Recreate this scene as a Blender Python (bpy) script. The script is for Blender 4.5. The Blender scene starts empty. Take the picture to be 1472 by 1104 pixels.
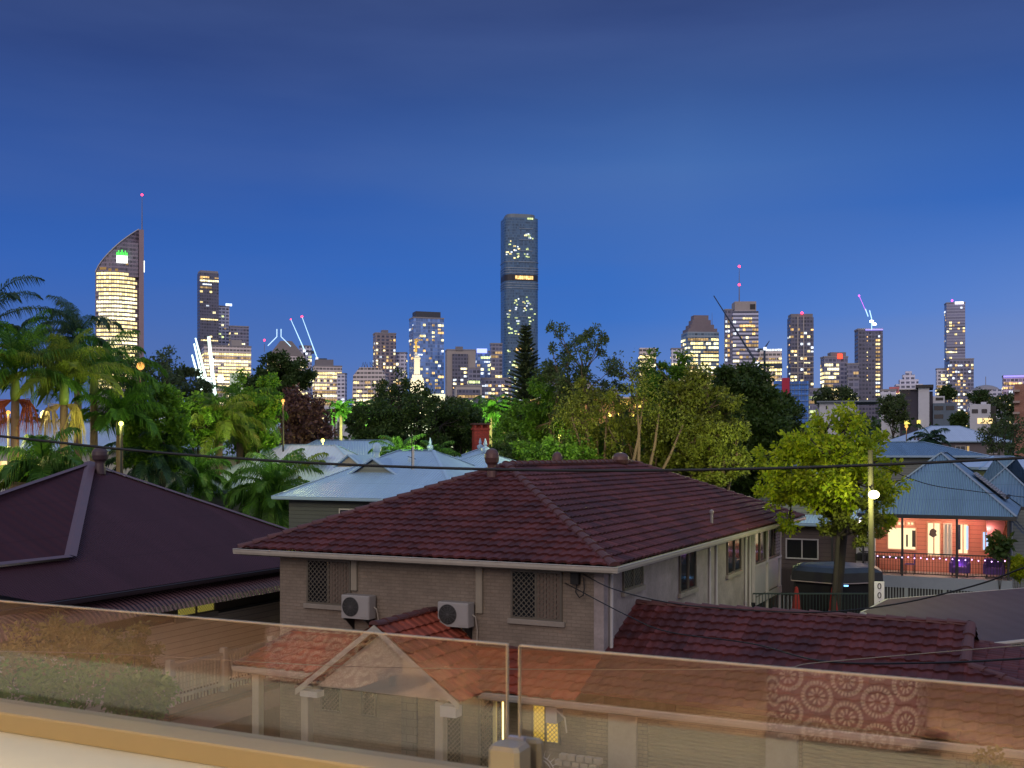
import bpy, math, random
from mathutils import Vector, Matrix, noise
R = random.Random(7)
PI = math.pi
EYE = 8.2
FPX = 1570.0
HOR = 650.0
scn = bpy.context.scene
COL = scn.collection
ORG = {}

def V(*a): return Vector(a)
def at(px, py, y):
    "point that lies y metres ahead of the eye, px/py measured on the 1472x1104 photograph"
    return Vector(((px - 736) / FPX * y, y, EYE + (HOR - py) / FPX * y))
def zat(py, y): return EYE + (HOR - py) / FPX * y
def xat(px, y): return (px - 736) / FPX * y

# ------------------------------------------------------------------ frames
class Frame:
    def __init__(s, ox, oy, ax, ay, bx=None, by=None, z=0.0):
        s.o = Vector((ox, oy, z)); s.x = Vector((ax, ay, 0)).normalized()
        s.y = Vector((bx, by, 0)).normalized() if bx is not None else Vector((-s.x.y, s.x.x, 0))
    def __call__(s, u, v, z): return s.o + s.x * u + s.y * v + Vector((0, 0, z))
    def shift(s, u, v, z=0):
        f = Frame(0, 0, 1, 0); f.o = s(u, v, z); f.x = s.x; f.y = s.y; return f
WORLD = Frame(0, 0, 1, 0)
AX = (-.8997, .4366); BX = (.4376, .8992)
F0 = Frame(2.34, 25.0, AX[0], AX[1], BX[0], BX[1], z=EYE)      # z given relative to the eye

def frot(x, y, deg, z=0.0):
    r = math.radians(deg); return Frame(x, y, math.cos(r), math.sin(r), z=z)

# ------------------------------------------------------------------ things
def tag(o, label=None, cat=None, group=None, kind=None):
    if label: o['label'] = label
    if cat: o['category'] = cat
    if group: o['group'] = group
    if kind: o['kind'] = kind
    return o
def thing(name, label, cat, loc, group=None):
    o = bpy.data.objects.new(name, None); COL.objects.link(o)
    o.location = loc; o.empty_display_size = .2; ORG[o] = Vector(loc)
    return tag(o, label, cat, group)

class MB:
    def __init__(s): s.v = []; s.f = []; s.uv = None; s.mi = []
    def add(s, vs, fs, mi=0):
        b = len(s.v); s.v.extend([tuple(p) for p in vs])
        for f in fs: s.f.append(tuple(b + i for i in f)); s.mi.append(mi)
        return s
    def quad(s, *p, mi=0): return s.add(p, [tuple(range(len(p)))], mi)
    def box(s, fr, u0, u1, v0, v1, z0, z1, mi=0):
        c = [fr(u, v, z) for z in (z0, z1) for (u, v) in ((u0, v0), (u1, v0), (u1, v1), (u0, v1))]
        return s.add(c, [(3, 2, 1, 0), (4, 5, 6, 7), (0, 1, 5, 4), (1, 2, 6, 5), (2, 3, 7, 6), (3, 0, 4, 7)], mi)
    def bbox(s, fr, u0, u1, v0, v1, z0, z1, b=.01, mi=0):
        "box with chamfered vertical and top edges"
        us = sorted((u0, u1)); vs_ = sorted((v0, v1)); u0, u1 = us; v0, v1 = vs_
        ring = lambda i, z: [fr(u0 + b + i, v0 + i, z), fr(u1 - b - i, v0 + i, z), fr(u1 - i, v0 + b + i, z), fr(u1 - i, v1 - b - i, z),
                             fr(u1 - b - i, v1 - i, z), fr(u0 + b + i, v1 - i, z), fr(u0 + i, v1 - b - i, z), fr(u0 + i, v0 + b + i, z)]
        rs = [ring(0, z0), ring(0, z1 - b), ring(b * .6, z1)]
        vs = [p for r in rs for p in r]; fs = [tuple(range(7, -1, -1)), tuple(range(16, 24))]
        for k in (0, 8):
            for i in range(8): fs.append((k + i, k + (i + 1) % 8, k + 8 + (i + 1) % 8, k + 8 + i))
        return s.add(vs, fs, mi)
    def prism(s, pts, up, mi=0):
        "polygon (3d points) swept along the vector up"
        n = len(pts); up = Vector(up); q = [Vector(p) + up for p in pts]
        fs = [tuple(range(n - 1, -1, -1)), tuple(range(n, 2 * n))] + [(i, (i + 1) % n, n + (i + 1) % n, n + i) for i in range(n)]
        return s.add(list(pts) + q, fs, mi)
    def tube(s, pts, rad, n=6, cap=True, mi=0):
        pts = [Vector(p) for p in pts]
        if not hasattr(rad, '__len__'): rad = [rad] * len(pts)
        vs = []; m = len(pts); ref = None
        for i, p in enumerate(pts):
            t = (pts[min(i + 1, m - 1)] - pts[max(i - 1, 0)])
            t = t.normalized() if t.length > 1e-9 else Vector((0, 0, 1))
            if ref is None: ref = Vector((1, 0, 0)) if abs(t.x) < .8 else Vector((0, 1, 0))
            a = (ref - t * ref.dot(t)).normalized(); b = t.cross(a); ref = a
            for k in range(n):
                g = 2 * PI * k / n; vs.append(p + (a * math.cos(g) + b * math.sin(g)) * rad[i])
        fs = [(i * n + k, i * n + (k + 1) % n, (i + 1) * n + (k + 1) % n, (i + 1) * n + k) for i in range(m - 1) for k in range(n)]
        if cap: fs += [tuple(range(n - 1, -1, -1)), tuple(range((m - 1) * n, m * n))]
        return s.add(vs, fs, mi)
    def lathe(s, c, prof, n=12, mi=0):
        "prof: (radius, z) pairs round the vertical axis through c"
        c = Vector(c); vs = [c + Vector((r * math.cos(2 * PI * k / n), r * math.sin(2 * PI * k / n), z)) for r, z in prof for k in range(n)]
        m = len(prof)
        fs = [(i * n + k, i * n + (k + 1) % n, (i + 1) * n + (k + 1) % n, (i + 1) * n + k) for i in range(m - 1) for k in range(n)]
        fs += [tuple(range(n - 1, -1, -1)), tuple(range((m - 1) * n, m * n))]
        return s.add(vs, fs, mi)
    def ball(s, c, r, n=10, sz=1.0, mi=0):
        prof = [(max(.001, r * math.sin(PI * i / 6)), -r * sz * math.cos(PI * i / 6)) for i in range(7)]
        return s.lathe(c, prof, n, mi)
    def grille(s, fr, u0, u1, v, z0, z1, sp=.13, w=.011, mi=0):
        "diagonal lattice bars clipped to a rectangle, slightly proud of v"
        H = z1 - z0; W = u1 - u0
        for sg in (1, -1):
            c = -H if sg > 0 else 0
            while c < (W if sg > 0 else W + H):
                # line u = c + sg*t , t in 0..H (with a steeper pitch)
                pts = []
                ta, tb = 0.0, H
                if sg > 0: lo, hi = -c, W - c
                else: lo, hi = c - W, c
                ta, tb = max(ta, lo), min(tb, hi)
                if tb - ta > .01:
                    a = fr(u0 + c + sg * ta, v, z0 + ta); b = fr(u0 + c + sg * tb, v, z0 + tb)
                    e = fr.x * w
                    s.quad(a - e, a + e, b + e, b - e, mi=mi)
                c += sp
        return s
    def build(s, name, mat, parent=None, smooth=False, autouv=True, loc=None):
        if not s.v: return None
        org = ORG.get(parent, Vector((0, 0, 0))) if parent is not None else (Vector(loc) if loc is not None else Vector((0, 0, 0)))
        me = bpy.data.meshes.new(name)
        me.from_pydata([(p[0] - org.x, p[1] - org.y, p[2] - org.z) for p in s.v], [], s.f)
        mats = mat if isinstance(mat, (list, tuple)) else [mat]
        for m in mats: me.materials.append(m)
        if len(mats) > 1: me.polygons.foreach_set('material_index', s.mi)
        if autouv:
            uvl = me.uv_layers.new(name='UVMap').data
            if s.uv: 
                for i, q in enumerate(s.uv): uvl[i].uv = q
            else:
                up = Vector((0, 0, 1)); vs = s.v; li = 0; out = []
                for p in me.polygons:
                    nn = p.normal
                    if abs(nn.z) > .995: sa = Vector((1, 0, 0)); ta = Vector((0, 1, 0))
                    else:
                        ta = (up - nn * nn.z).normalized(); sa = ta.cross(nn)
                    for vi in p.vertices:
                        q = Vector(vs[vi]); out.extend((q.dot(sa), q.dot(ta)))
                uvl.foreach_set('uv', out)
        if smooth: me.polygons.foreach_set('use_smooth', [True] * len(me.polygons))
        me.update()
        o = bpy.data.objects.new(name, me); COL.objects.link(o)
        if parent is not None: o.parent = parent; ORG[o] = org
        else: o.location = org; ORG[o] = org
        return o

def copy_tree(o, parent=None):
    c = o.copy(); COL.objects.link(c)
    if parent is not None: c.parent = parent
    for ch in o.children: copy_tree(ch, c)
    return c

# ------------------------------------------------------------------ materials
MATS = {}
def newmat(name):
    m = bpy.data.materials.new(name); m.use_nodes = True; nt = m.node_tree
    for n in list(nt.nodes): nt.nodes.remove(n)
    out = nt.nodes.new('ShaderNodeOutputMaterial'); return m, nt, out
def N(nt, t, **k):
    n = nt.nodes.new('ShaderNode' + t)
    for a, b in k.items():
        if a.startswith('_'): setattr(n, a[1:], b)
        else: n.inputs[a.replace('__', ' ')].default_value = b
    return n
def L(nt, a, b): nt.links.new(a, b)
def c4(c): return (c[0], c[1], c[2], 1)
def math_(nt, op, a, b=None, c=None, clamp=False):
    n = nt.nodes.new('ShaderNodeMath'); n.operation = op; n.use_clamp = clamp
    for i, x in enumerate((a, b, c)):
        if x is None: continue
        if isinstance(x, (int, float)): n.inputs[i].default_value = x
        else: L(nt, x, n.inputs[i])
    return n.outputs[0]
def mixc(nt, f, a, b, mode='MIX'):
    n = nt.nodes.new('ShaderNodeMix'); n.data_type = 'RGBA'; n.blend_type = mode
    for i, x in ((0, f), (6, a), (7, b)):
        if isinstance(x, (int, float)): n.inputs[i].default_value = x
        elif isinstance(x, tuple): n.inputs[i].default_value = c4(x)
        else: L(nt, x, n.inputs[i])
    return n.outputs[2]
def uvxy(nt):
    t = N(nt, 'UVMap'); s = N(nt, 'SeparateXYZ'); L(nt, t.outputs[0], s.inputs[0]); return t.outputs[0], s.outputs[0], s.outputs[1]
def objc(nt): return N(nt, 'TexCoord').outputs['Object']
def nz(nt, vec, scale, detail=4, rough=.6):
    n = N(nt, 'TexNoise', Scale=scale, Detail=detail, Roughness=rough); L(nt, vec, n.inputs['Vector']); return n.outputs[0]
def ramp(nt, f, stops):
    r = nt.nodes.new('ShaderNodeValToRGB'); e = r.color_ramp.elements
    while len(e) < len(stops): e.new(.5)
    for i, (p, c) in enumerate(stops): e[i].position = p; e[i].color = c4(c) if hasattr(c, '__len__') else (c, c, c, 1)
    L(nt, f, r.inputs[0]); return r.outputs[0]
def finish(nt, out, col, rough=.7, metal=0, bump=None, bstr=.3, bdist=.02, spec=.5):
    p = N(nt, 'BsdfPrincipled'); p.inputs['Metallic'].default_value = metal
    p.inputs['Specular IOR Level'].default_value = spec
    if isinstance(rough, (int, float)): p.inputs['Roughness'].default_value = rough
    else: L(nt, rough, p.inputs['Roughness'])
    if isinstance(col, tuple): p.inputs['Base Color'].default_value = c4(col)
    else: L(nt, col, p.inputs['Base Color'])
    if bump is not None:
        b = N(nt, 'Bump', Strength=bstr, Distance=bdist); L(nt, bump, b.inputs['Height']); L(nt, b.outputs[0], p.inputs['Normal'])
    L(nt, p.outputs[0], out.inputs[0]); return p
def plain(name, col, rough=.6, metal=0, var=.18, scale=1.5, spec=.4):
    if name in MATS: return MATS[name]
    m, nt, out = newmat(name); o = objc(nt)
    n = nz(nt, o, scale, 5); n2 = nz(nt, o, scale * 9, 3)
    k = math_(nt, 'ADD', math_(nt, 'MULTIPLY', n, var * 2), math_(nt, 'MULTIPLY', n2, var * .8))
    k = math_(nt, 'ADD', k, 1 - var * 1.4)
    c = mixc(nt, 1.0, col, k, 'MULTIPLY')
    finish(nt, out, c, math_(nt, 'MULTIPLY_ADD', n, .25, rough - .12), metal, bump=n2, bstr=.15, bdist=.01, spec=spec)
    MATS[name] = m; return m
def emis(name, col, strength=1.0, sample=False):
    if name in MATS: return MATS[name]
    m, nt, out = newmat(name); e = N(nt, 'Emission', Strength=strength); e.inputs[0].default_value = c4(col)
    L(nt, e.outputs[0], out.inputs[0])
    if not sample: m.cycles.emission_sampling = 'NONE'
    MATS[name] = m; return m
def corrugated(name, col, pitch=.076, rough=.45, streak=.25, depth=.012, metal=0.0, spec=.4):
    "pressed metal sheet: ribs run up the slope"
    if name in MATS: return MATS[name]
    m, nt, out = newmat(name); uv, u, v = uvxy(nt)
    w = math_(nt, 'SINE', math_(nt, 'MULTIPLY', u, 2 * PI / pitch))
    sc = N(nt, 'Mapping'); sc.inputs['Scale'].default_value = (1.2, .12, 1); L(nt, uv, sc.inputs[0])
    n = nz(nt, sc.outputs[0], 1.5, 5); n2 = nz(nt, uv, .4, 4)
    sheet = N(nt, 'TexWhiteNoise'); sheet.noise_dimensions = '1D'; L(nt, math_(nt, 'FLOOR', math_(nt, 'DIVIDE', u, .76)), sheet.inputs['W'])
    k = math_(nt, 'ADD', math_(nt, 'MULTIPLY', n, streak * 1.6), math_(nt, 'MULTIPLY', n2, streak * 1.2))
    k = math_(nt, 'ADD', k, math_(nt, 'MULTIPLY', sheet.outputs[0], streak * .35))
    k = math_(nt, 'ADD', k, 1 - streak * 1.5)
    c = mixc(nt, 1.0, col, k, 'MULTIPLY')
    lap = math_(nt, 'LESS_THAN', math_(nt, 'FRACT', math_(nt, 'DIVIDE', v, 1.9)), .018)
    c = mixc(nt, math_(nt, 'MULTIPLY', lap, .35), c, (col[0] * .4, col[1] * .4, col[2] * .4))
    finish(nt, out, c, rough, metal, bump=w, bstr=.9, bdist=depth, spec=spec)
    MATS[name] = m; return m
def tiles(name, col, dark, tw=.3, ct=.33, bumpy=False):
    if name in MATS: return MATS[name]
    m, nt, out = newmat(name); uv, u, v = uvxy(nt)
    cx = N(nt, 'CombineXYZ'); L(nt, math_(nt, 'FLOOR', math_(nt, 'DIVIDE', u, tw)), cx.inputs[0]); L(nt, math_(nt, 'FLOOR', math_(nt, 'DIVIDE', v, ct)), cx.inputs[1])
    w = N(nt, 'TexWhiteNoise'); w.noise_dimensions = '2D'; L(nt, cx.outputs[0], w.inputs['Vector'])
    k = math_(nt, 'MULTIPLY_ADD', w.outputs[0], .75, .62)
    c = mixc(nt, 1.0, col, k, 'MULTIPLY')
    n = nz(nt, uv, .55, 6, .7); st = ramp(nt, n, [(.44, 0.0), (.66, 1.0)])
    c = mixc(nt, math_(nt, 'MULTIPLY', st, .8), c, dark)
    n3 = nz(nt, uv, 22, 3); c = mixc(nt, math_(nt, 'MULTIPLY', n3, .25), c, (col[0] * 1.5, col[1] * 1.6, col[2] * 1.6))
    hgt = n3
    if bumpy:
        s = math_(nt, 'SINE', math_(nt, 'MULTIPLY', u, 2 * PI / tw)); fr = math_(nt, 'FRACT', math_(nt, 'DIVIDE', v, ct))
        hgt = math_(nt, 'SUBTRACT', math_(nt, 'MULTIPLY', s, .5), fr)
    finish(nt, out, c, .62, 0, bump=hgt, bstr=.8 if bumpy else .25, bdist=.03 if bumpy else .006, spec=.14)
    MATS[name] = m; return m
def brickm(name, c1, c2, mort, bw=.24, rh=.086, ms=.010, var=.35, bump=.5):
    if name in MATS: return MATS[name]
    m, nt, out = newmat(name); uv, u, v = uvxy(nt)
    b = N(nt, 'TexBrick', Scale=1.0); b.inputs['Color1'].default_value = c4(c1); b.inputs['Color2'].default_value = c4(c2); b.inputs['Mortar'].default_value = c4(mort)
    b.inputs['Brick Width'].default_value = bw; b.inputs['Row Height'].default_value = rh; b.inputs['Mortar Size'].default_value = ms; b.inputs['Mortar Smooth'].default_value = .3
    L(nt, uv, b.inputs['Vector']); n = nz(nt, uv, 1.1, 6, .7); n2 = nz(nt, uv, 30, 3)
    k = math_(nt, 'ADD', math_(nt, 'MULTIPLY_ADD', n, var * 2, 1 - var), math_(nt, 'MULTIPLY_ADD', n2, .5, -.25))
    c = mixc(nt, 1.0, b.outputs[0], k, 'MULTIPLY')
    hgt = math_(nt, 'SUBTRACT', math_(nt, 'MULTIPLY', n2, .6), b.outputs[1])
    finish(nt, out, c, .85, 0, bump=hgt, bstr=bump, bdist=.012, spec=.2); MATS[name] = m; return m
def boards(name, col, h=.18, rough=.5, dirt=.25, vertical=False):
    "lapped weatherboards (or vertical battens)"
    if name in MATS: return MATS[name]
    m, nt, out = newmat(name); uv, u, v = uvxy(nt); t = u if vertical else v
    f = math_(nt, 'FRACT', math_(nt, 'DIVIDE', t, h)); n = nz(nt, uv, 1.3, 5); n2 = nz(nt, uv, 14, 3)
    k = math_(nt, 'ADD', math_(nt, 'MULTIPLY_ADD', n, dirt * 2, 1 - dirt), math_(nt, 'MULTIPLY_ADD', n2, .2, -.1))
    c = mixc(nt, 1.0, col, k, 'MULTIPLY')
    gap = math_(nt, 'LESS_THAN', f, .09); c = mixc(nt, math_(nt, 'MULTIPLY', gap, .7), c, (col[0] * .25, col[1] * .25, col[2] * .25))
    finish(nt, out, c, rough, 0, bump=math_(nt, 'SUBTRACT', 1.0, f), bstr=.7, bdist=.03); MATS[name] = m; return m
def winglass(name='dark window glass', col=(.012, .014, .018), rough=.08):
    if name in MATS: return MATS[name]
    m, nt, out = newmat(name); finish(nt, out, col, rough, 0, spec=.7); MATS[name] = m; return m
def leafm(name, col, col2, trans=.35):
    if name in MATS: return MATS[name]
    m, nt, out = newmat(name); o = objc(nt); g = N(nt, 'NewGeometry')
    n = nz(nt, o, .5, 3); f = math_(nt, 'ADD', math_(nt, 'MULTIPLY', n, .6), math_(nt, 'MULTIPLY', g.outputs['Random Per Island'], .65), clamp=True)
    f = math_(nt, 'SUBTRACT', f, .12, clamp=True)
    c = mixc(nt, f, col, col2)
    d = N(nt, 'BsdfPrincipled', Roughness=.5); d.inputs['Specular IOR Level'].default_value = .3; L(nt, c, d.inputs['Base Color'])
    t = N(nt, 'BsdfTranslucent'); L(nt, c, t.inputs[0]); mx = N(nt, 'MixShader'); mx.inputs[0].default_value = trans
    L(nt, d.outputs[0], mx.inputs[1]); L(nt, t.outputs[0], mx.inputs[2]); L(nt, mx.outputs[0], out.inputs[0]); MATS[name] = m; return m
def facade(name, wall, glass, fh=3.5, bw=3.0, gh=.62, gw=.8, rough=.22, var=.5, metal=0.0):
    "rows of dark glazing in a wall; the lit rooms are separate pieces"
    if name in MATS: return MATS[name]
    m, nt, out = newmat(name); uv, u, v = uvxy(nt)
    fu = math_(nt, 'FRACT', math_(nt, 'DIVIDE', u, bw)); fv = math_(nt, 'FRACT', math_(nt, 'DIVIDE', v, fh))
    g = math_(nt, 'MULTIPLY', math_(nt, 'LESS_THAN', fu, gw), math_(nt, 'LESS_THAN', fv, gh))
    cx = N(nt, 'CombineXYZ'); L(nt, math_(nt, 'FLOOR', math_(nt, 'DIVIDE', u, bw)), cx.inputs[0]); L(nt, math_(nt, 'FLOOR', math_(nt, 'DIVIDE', v, fh)), cx.inputs[1])
    w = N(nt, 'TexWhiteNoise'); w.noise_dimensions = '2D'; L(nt, cx.outputs[0], w.inputs['Vector'])
    gc = mixc(nt, 1.0, glass, math_(nt, 'MULTIPLY_ADD', w.outputs[0], var * 2, 1 - var), 'MULTIPLY')
    n = nz(nt, uv, .03, 3); wc = mixc(nt, 1.0, wall, math_(nt, 'MULTIPLY_ADD', n, .5, .75), 'MULTIPLY')
    c = mixc(nt, g, wc, gc); c = mixc(nt, 1.0, c, (1.12, 1.25, 1.62), 'MULTIPLY')  # bluish lift of the whole facade, distance haze put into the colour
    ro = math_(nt, 'MULTIPLY_ADD', g, rough - .75, .75)
    finish(nt, out, c, ro, metal); MATS[name] = m; return m

def litstrip(name, col, strength, bay=2.4, dimv=.35):
    "glowing office storey: bays differ in brightness, dark mullions between them"
    if name in MATS: return MATS[name]
    m, nt, out = newmat(name); uv, u, v = uvxy(nt); cx = N(nt, 'CombineXYZ'); ub = math_(nt, 'DIVIDE', u, bay)
    L(nt, math_(nt, 'FLOOR', ub), cx.inputs[0]); L(nt, math_(nt, 'FLOOR', math_(nt, 'DIVIDE', v, 3.1)), cx.inputs[1])
    w = N(nt, 'TexWhiteNoise'); w.noise_dimensions = '2D'; L(nt, cx.outputs[0], w.inputs['Vector'])
    k = math_(nt, 'MULTIPLY_ADD', w.outputs[0], 1 - dimv, dimv); mul = math_(nt, 'GREATER_THAN', math_(nt, 'FRACT', ub), .14)
    k = math_(nt, 'MULTIPLY', k, math_(nt, 'MULTIPLY_ADD', mul, .85, .15))
    e = N(nt, 'Emission'); e.inputs[0].default_value = c4(col); L(nt, math_(nt, 'MULTIPLY', k, strength), e.inputs[1]); L(nt, e.outputs[0], out.inputs[0])
    m.cycles.emission_sampling = 'NONE'; MATS[name] = m; return m
# ------------------------------------------------------------------ palette
T_TILE = tiles('terracotta roof tiles', (.090, .026, .026), (.018, .012, .018))
T_RIDGE = plain('terracotta ridge caps', (.088, .034, .034), .7, var=.3, scale=3)
T_BRICK = brickm('bagged grey brick', (.225, .185, .15), (.195, .16, .13), (.165, .14, .115), var=.45)
T_RENDER = plain('mottled grey render', (.27, .235, .235), .9, var=.6, scale=1.6)
T_CREAM = plain('weathered cream gutter paint', (.36, .33, .285), .5, var=.2, scale=3)
T_WHITE = plain('white trim paint', (.42, .41, .42), .5, var=.15)
T_FRAME = plain('bronze window frame', (.12, .105, .085), .4)
T_GRILL = plain('cream diamond grille', (.13, .115, .09), .5)
T_GLASS = winglass()
T_BLIND = plain('dim curtain', (.07, .06, .055), .9, var=.4, scale=4)
T_PLUM = corrugated('dark plum roofing', (.060, .024, .036), .085, .6, .30, .035, spec=.13)
T_BLACK = plain('black rubber', (.012, .012, .013), .6)
T_DARKT = plain('dark painted timber', (.03, .03, .033), .6)
T_ACW = plain('off white appliance paint', (.30, .29, .285), .45, var=.1)
T_SOFF = plain('soffit sheeting', (.18, .165, .145), .8)

# ------------------------------------------------------------------ ground
def gz(x, y):
    def ss(a, b, t):
        t = max(0, min(1, (t - a) / (b - a))); return t * t * (3 - 2 * t)
    return 7.5 * ss(52, 200, y) + 9 * ss(180, 480, y) + 10 * ss(450, 1000, y)
ys = [-30, 0, 15, 30, 45, 60, 75, 90, 110, 130, 150, 175, 200, 240, 280, 330, 380, 440, 500, 600, 700, 850, 1000, 1250, 1500]
mb = MB(); nx = 29
for y in ys:
    for i in range(nx):
        t = (i / (nx - 1)) * 2 - 1; x = t * (70 + abs(y) * .9); mb.v.append((x, y, gz(x, y)))
for j in range(len(ys) - 1):
    for i in range(nx - 1): mb.f.append((j * nx + i, j * nx + i + 1, (j + 1) * nx + i + 1, (j + 1) * nx + i)); mb.mi.append(0)
m, nt, out = newmat('suburban ground'); o_ = objc(nt); n = nz(nt, o_, .05, 6); n2 = nz(nt, o_, 1.5, 5)
c = mixc(nt, ramp(nt, n, [(.4, 0.), (.6, 1.)]), (.030, .045, .018), (.05, .042, .032)); c = mixc(nt, math_(nt, 'MULTIPLY', n2, .6), c, (.02, .028, .012))
finish(nt, out, c, .95, bump=n2, bstr=.6, bdist=.1)
tag(mb.build('ground', m), kind='structure')

# ------------------------------------------------------------------ roof builders
def inpoly_range(poly, t):
    xs = []
    n = len(poly)
    for i in range(n):
        (s0, t0), (s1, t1) = poly[i], poly[(i + 1) % n]
        if abs(t1 - t0) < 1e-9: continue
        if min(t0, t1) - 1e-9 <= t <= max(t0, t1) + 1e-9: xs.append(s0 + (s1 - s0) * (t - t0) / (t1 - t0))
    return (min(xs), max(xs)) if len(xs) >= 2 else None
def tile_slope(mb, P, S, T, NN, poly, tw=.3, ct=.33, amp=.034, step=.046, phase=0):
    "real overlapping tile courses on the plane P + S*s + T*t; poly is (s,t) and convex"
    ds = tw / 8; tmax = max(p[1] for p in poly); t = 0
    jr = random.Random(3)
    while t < tmax - .02:
        t1 = min(t + ct, tmax); a = inpoly_range(poly, t); b = inpoly_range(poly, t1)
        if a and b:
            lo = min(a[0], b[0]); hi = max(a[1], b[1])
            k0 = math.floor(lo / ds); k1 = math.ceil(hi / ds); base = len(mb.v); prev = None
            for k in range(k0, k1 + 1):
                s = k * ds
                ph = (s + phase) / tw; fr_ = ph - math.floor(ph)
                off = amp * (.5 + .5 * math.sin(2 * PI * fr_)) + (amp * .5 if fr_ > .93 or fr_ < .06 else 0)
                tid = math.floor(ph); j = ((tid * 7919 + int(t / ct) * 104729) % 97) / 97.0
                s0 = min(max(s, a[0]), a[1]); s1 = min(max(s, b[0]), b[1])
                lowt = t - .02 * j
                mb.v.append(tuple(P + S * s0 + T * lowt + NN * (off + step + .010 * j)))
                mb.v.append(tuple(P + S * s1 + T * t1 + NN * (off)))
                mb.v.append(tuple(P + S * s0 + T * (lowt + .004) + NN * (off - .012)))
                if k > k0:
                    i = len(mb.v) - 6
                    mb.f.append((i, i + 3, i + 4, i + 1)); mb.mi.append(0)
                    mb.f.append((i + 2, i + 5, i + 3, i)); mb.mi.append(0)
                    for q in ((s - ds, t + .05), (s, t + .05), (s, t + ct - .01), (s - ds, t + ct - .01), (s - ds, t + .01), (s, t + .01), (s, t + .02), (s - ds, t + .02)):
                        mb.uv.append((q[0] + phase, q[1]))
        t = t + ct
def plane_from(p0, p1, p2):
    "eave p0->p1, a point p2 up the slope"
    S = (p1 - p0).normalized(); N_ = S.cross(p2 - p0).normalized()
    if N_.z < 0: N_ = -N_
    T = N_.cross(S).normalized()
    if (p2 - p0).dot(T) < 0: T = -T
    return S, T, N_
def tiled_face(mb, pts, **k):
    "pts: 3d polygon whose first edge is the eave"
    P = pts[0]; S, T, N_ = plane_from(pts[0], pts[1], pts[2])
    poly = [((p - P).dot(S), (p - P).dot(T)) for p in pts]
    if mb.uv is None: mb.uv = []
    tile_slope(mb, P, S, T, N_, poly, **k)
def ridge_caps(mb, a, b, r=.13, seg=.42, lift=.03):
    "overlapping half-round caps from a (low) to b (high)"
    a = Vector(a); b = Vector(b); d = b - a; n = max(1, int(d.length / seg)); t = d.normalized()
    side = t.cross(Vector((0, 0, 1))).normalized(); up = side.cross(t)
    if up.z < 0: up = -up
    for i in range(n):
        p = a + d * (i / n) - t * .03; q = a + d * ((i + 1) / n); vs = []
        for (c, rr, lf) in ((p, r * 1.12, lift + .025), (q, r * .96, lift)):
            for k in range(7):
                g = PI * k / 6; vs.append(c + side * math.cos(g) * rr + up * (math.sin(g) * rr * .75 + lf - .05))
        fs = [(k, k + 1, 7 + k + 1, 7 + k) for k in range(6)] + [tuple(range(6, -1, -1))]
        mb.add(vs, fs)
def gutter(mb, a, b, up=Vector((0, 0, 1)), out=None, h=.13, w=.13):
    "quad profile gutter with a rolled lip; a,b are the top inner line"
    a = Vector(a); b = Vector(b); d = (b - a).normalized(); o = out
    prof = [(0, 0), (0, -h), (w * .85, -h), (w, -h * .55), (w, -.015), (w + .014, .0), (w - .006, .012), (w - .02, -.005), (w - .02, -h * .5), (.02, -h + .02)]
    vs = [p + o * x + up * z for p in (a, b) for x, z in prof]; n = len(prof)
    mb.add(vs, [(i, (i + 1) % n, n + (i + 1) % n, n + i) for i in range(n)] + [tuple(range(n)), tuple(range(2 * n - 1, n - 1, -1))])

# ------------------------------------------------------------------ main two storey brick house
GR = -EYE    # ground relative to the eye
H = thing('brick_house', 'two storey pale brick house with a hipped red brown tile roof', 'house', F0(5, 8, GR))
f = F0
ze, zr = -2.60, -.36
Le, De = 10.85, 21.7; wv = 5.42
c0, c1, c2, c3 = f(0, 0, ze), f(Le, 0, ze), f(Le, De, ze), f(0, De, ze)
r0, r1 = f(wv, wv, zr), f(wv, De - wv, zr)
mb = MB(); tiled_face(mb, [c0, c1, r0]); tiled_face(mb, [c3, c0, r0, r1])
tiled_face(mb, [c1, c2, r1, r0], ct=.66); tiled_face(mb, [c2, c3, r1], ct=.66)
roof = mb.build('roof', T_TILE, H)
mb = MB()
for a, b in ((c0, r0), (c1, r0), (c2, r1), (c3, r1)): ridge_caps(mb, a, b)
ridge_caps(mb, r0, r1); mb.build('ridge_capping', T_RIDGE, roof, smooth=False)
# ball shaped roof ventilators, vent stub
def whirly(name, p, r, mat, parent):
    mb = MB(); mb.lathe(p, [(r * .75, -.35), (r * .62, 0), (r * .66, .06)], 14)
    prof = [(r * .66, .06), (r * .95, .13), (r * 1.08, .26), (r * 1.0, .38), (r * .72, .48), (r * .3, .53), (.01, .54)]
    n = 22; mb.lathe(p, prof, n); mb.build(name, mat, parent, smooth=False)
T_VENT = plain('brown vent metal', (.10, .05, .048), .4, .2)
for px, py, y, r in ((707, 668, 31.5, .20), (892, 668, 40.5, .30)):
    whirly('roof_vent', at(px, py + 3, y), r, T_VENT, roof)
whirly('roof_vent', at(801, 672, 37), .17, T_VENT, roof)
p = at(1023, 757, 34.8); mb = MB(); mb.lathe(p, [(.09, -.02), (.05, .04), (.045, .42), (.07, .43), (.07, .5), (.02, .55)], 10); mb.build('vent_pipe', plain('grey pipe', (.2, .18, .18), .5), roof)
for (a, b, o) in ((c0, c1, -f.y), (c3, c0, -f.x), (c1, c2, f.x), (c2, c3, f.y)):
    mb = MB(); e = o * .0
    aa, bb = Vector(a) + V(0, 0, -.03), Vector(b) + V(0, 0, -.03)
    dd = (bb - aa).normalized() * .12; gutter(mb, aa - dd, bb + dd, out=o); mb.build('gutter', T_CREAM, roof)
mb = MB(); mb.box(f, .02, Le - .02, .02, De - .02, ze - .2, ze - .155); mb.build('soffit', T_SOFF, H)
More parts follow.
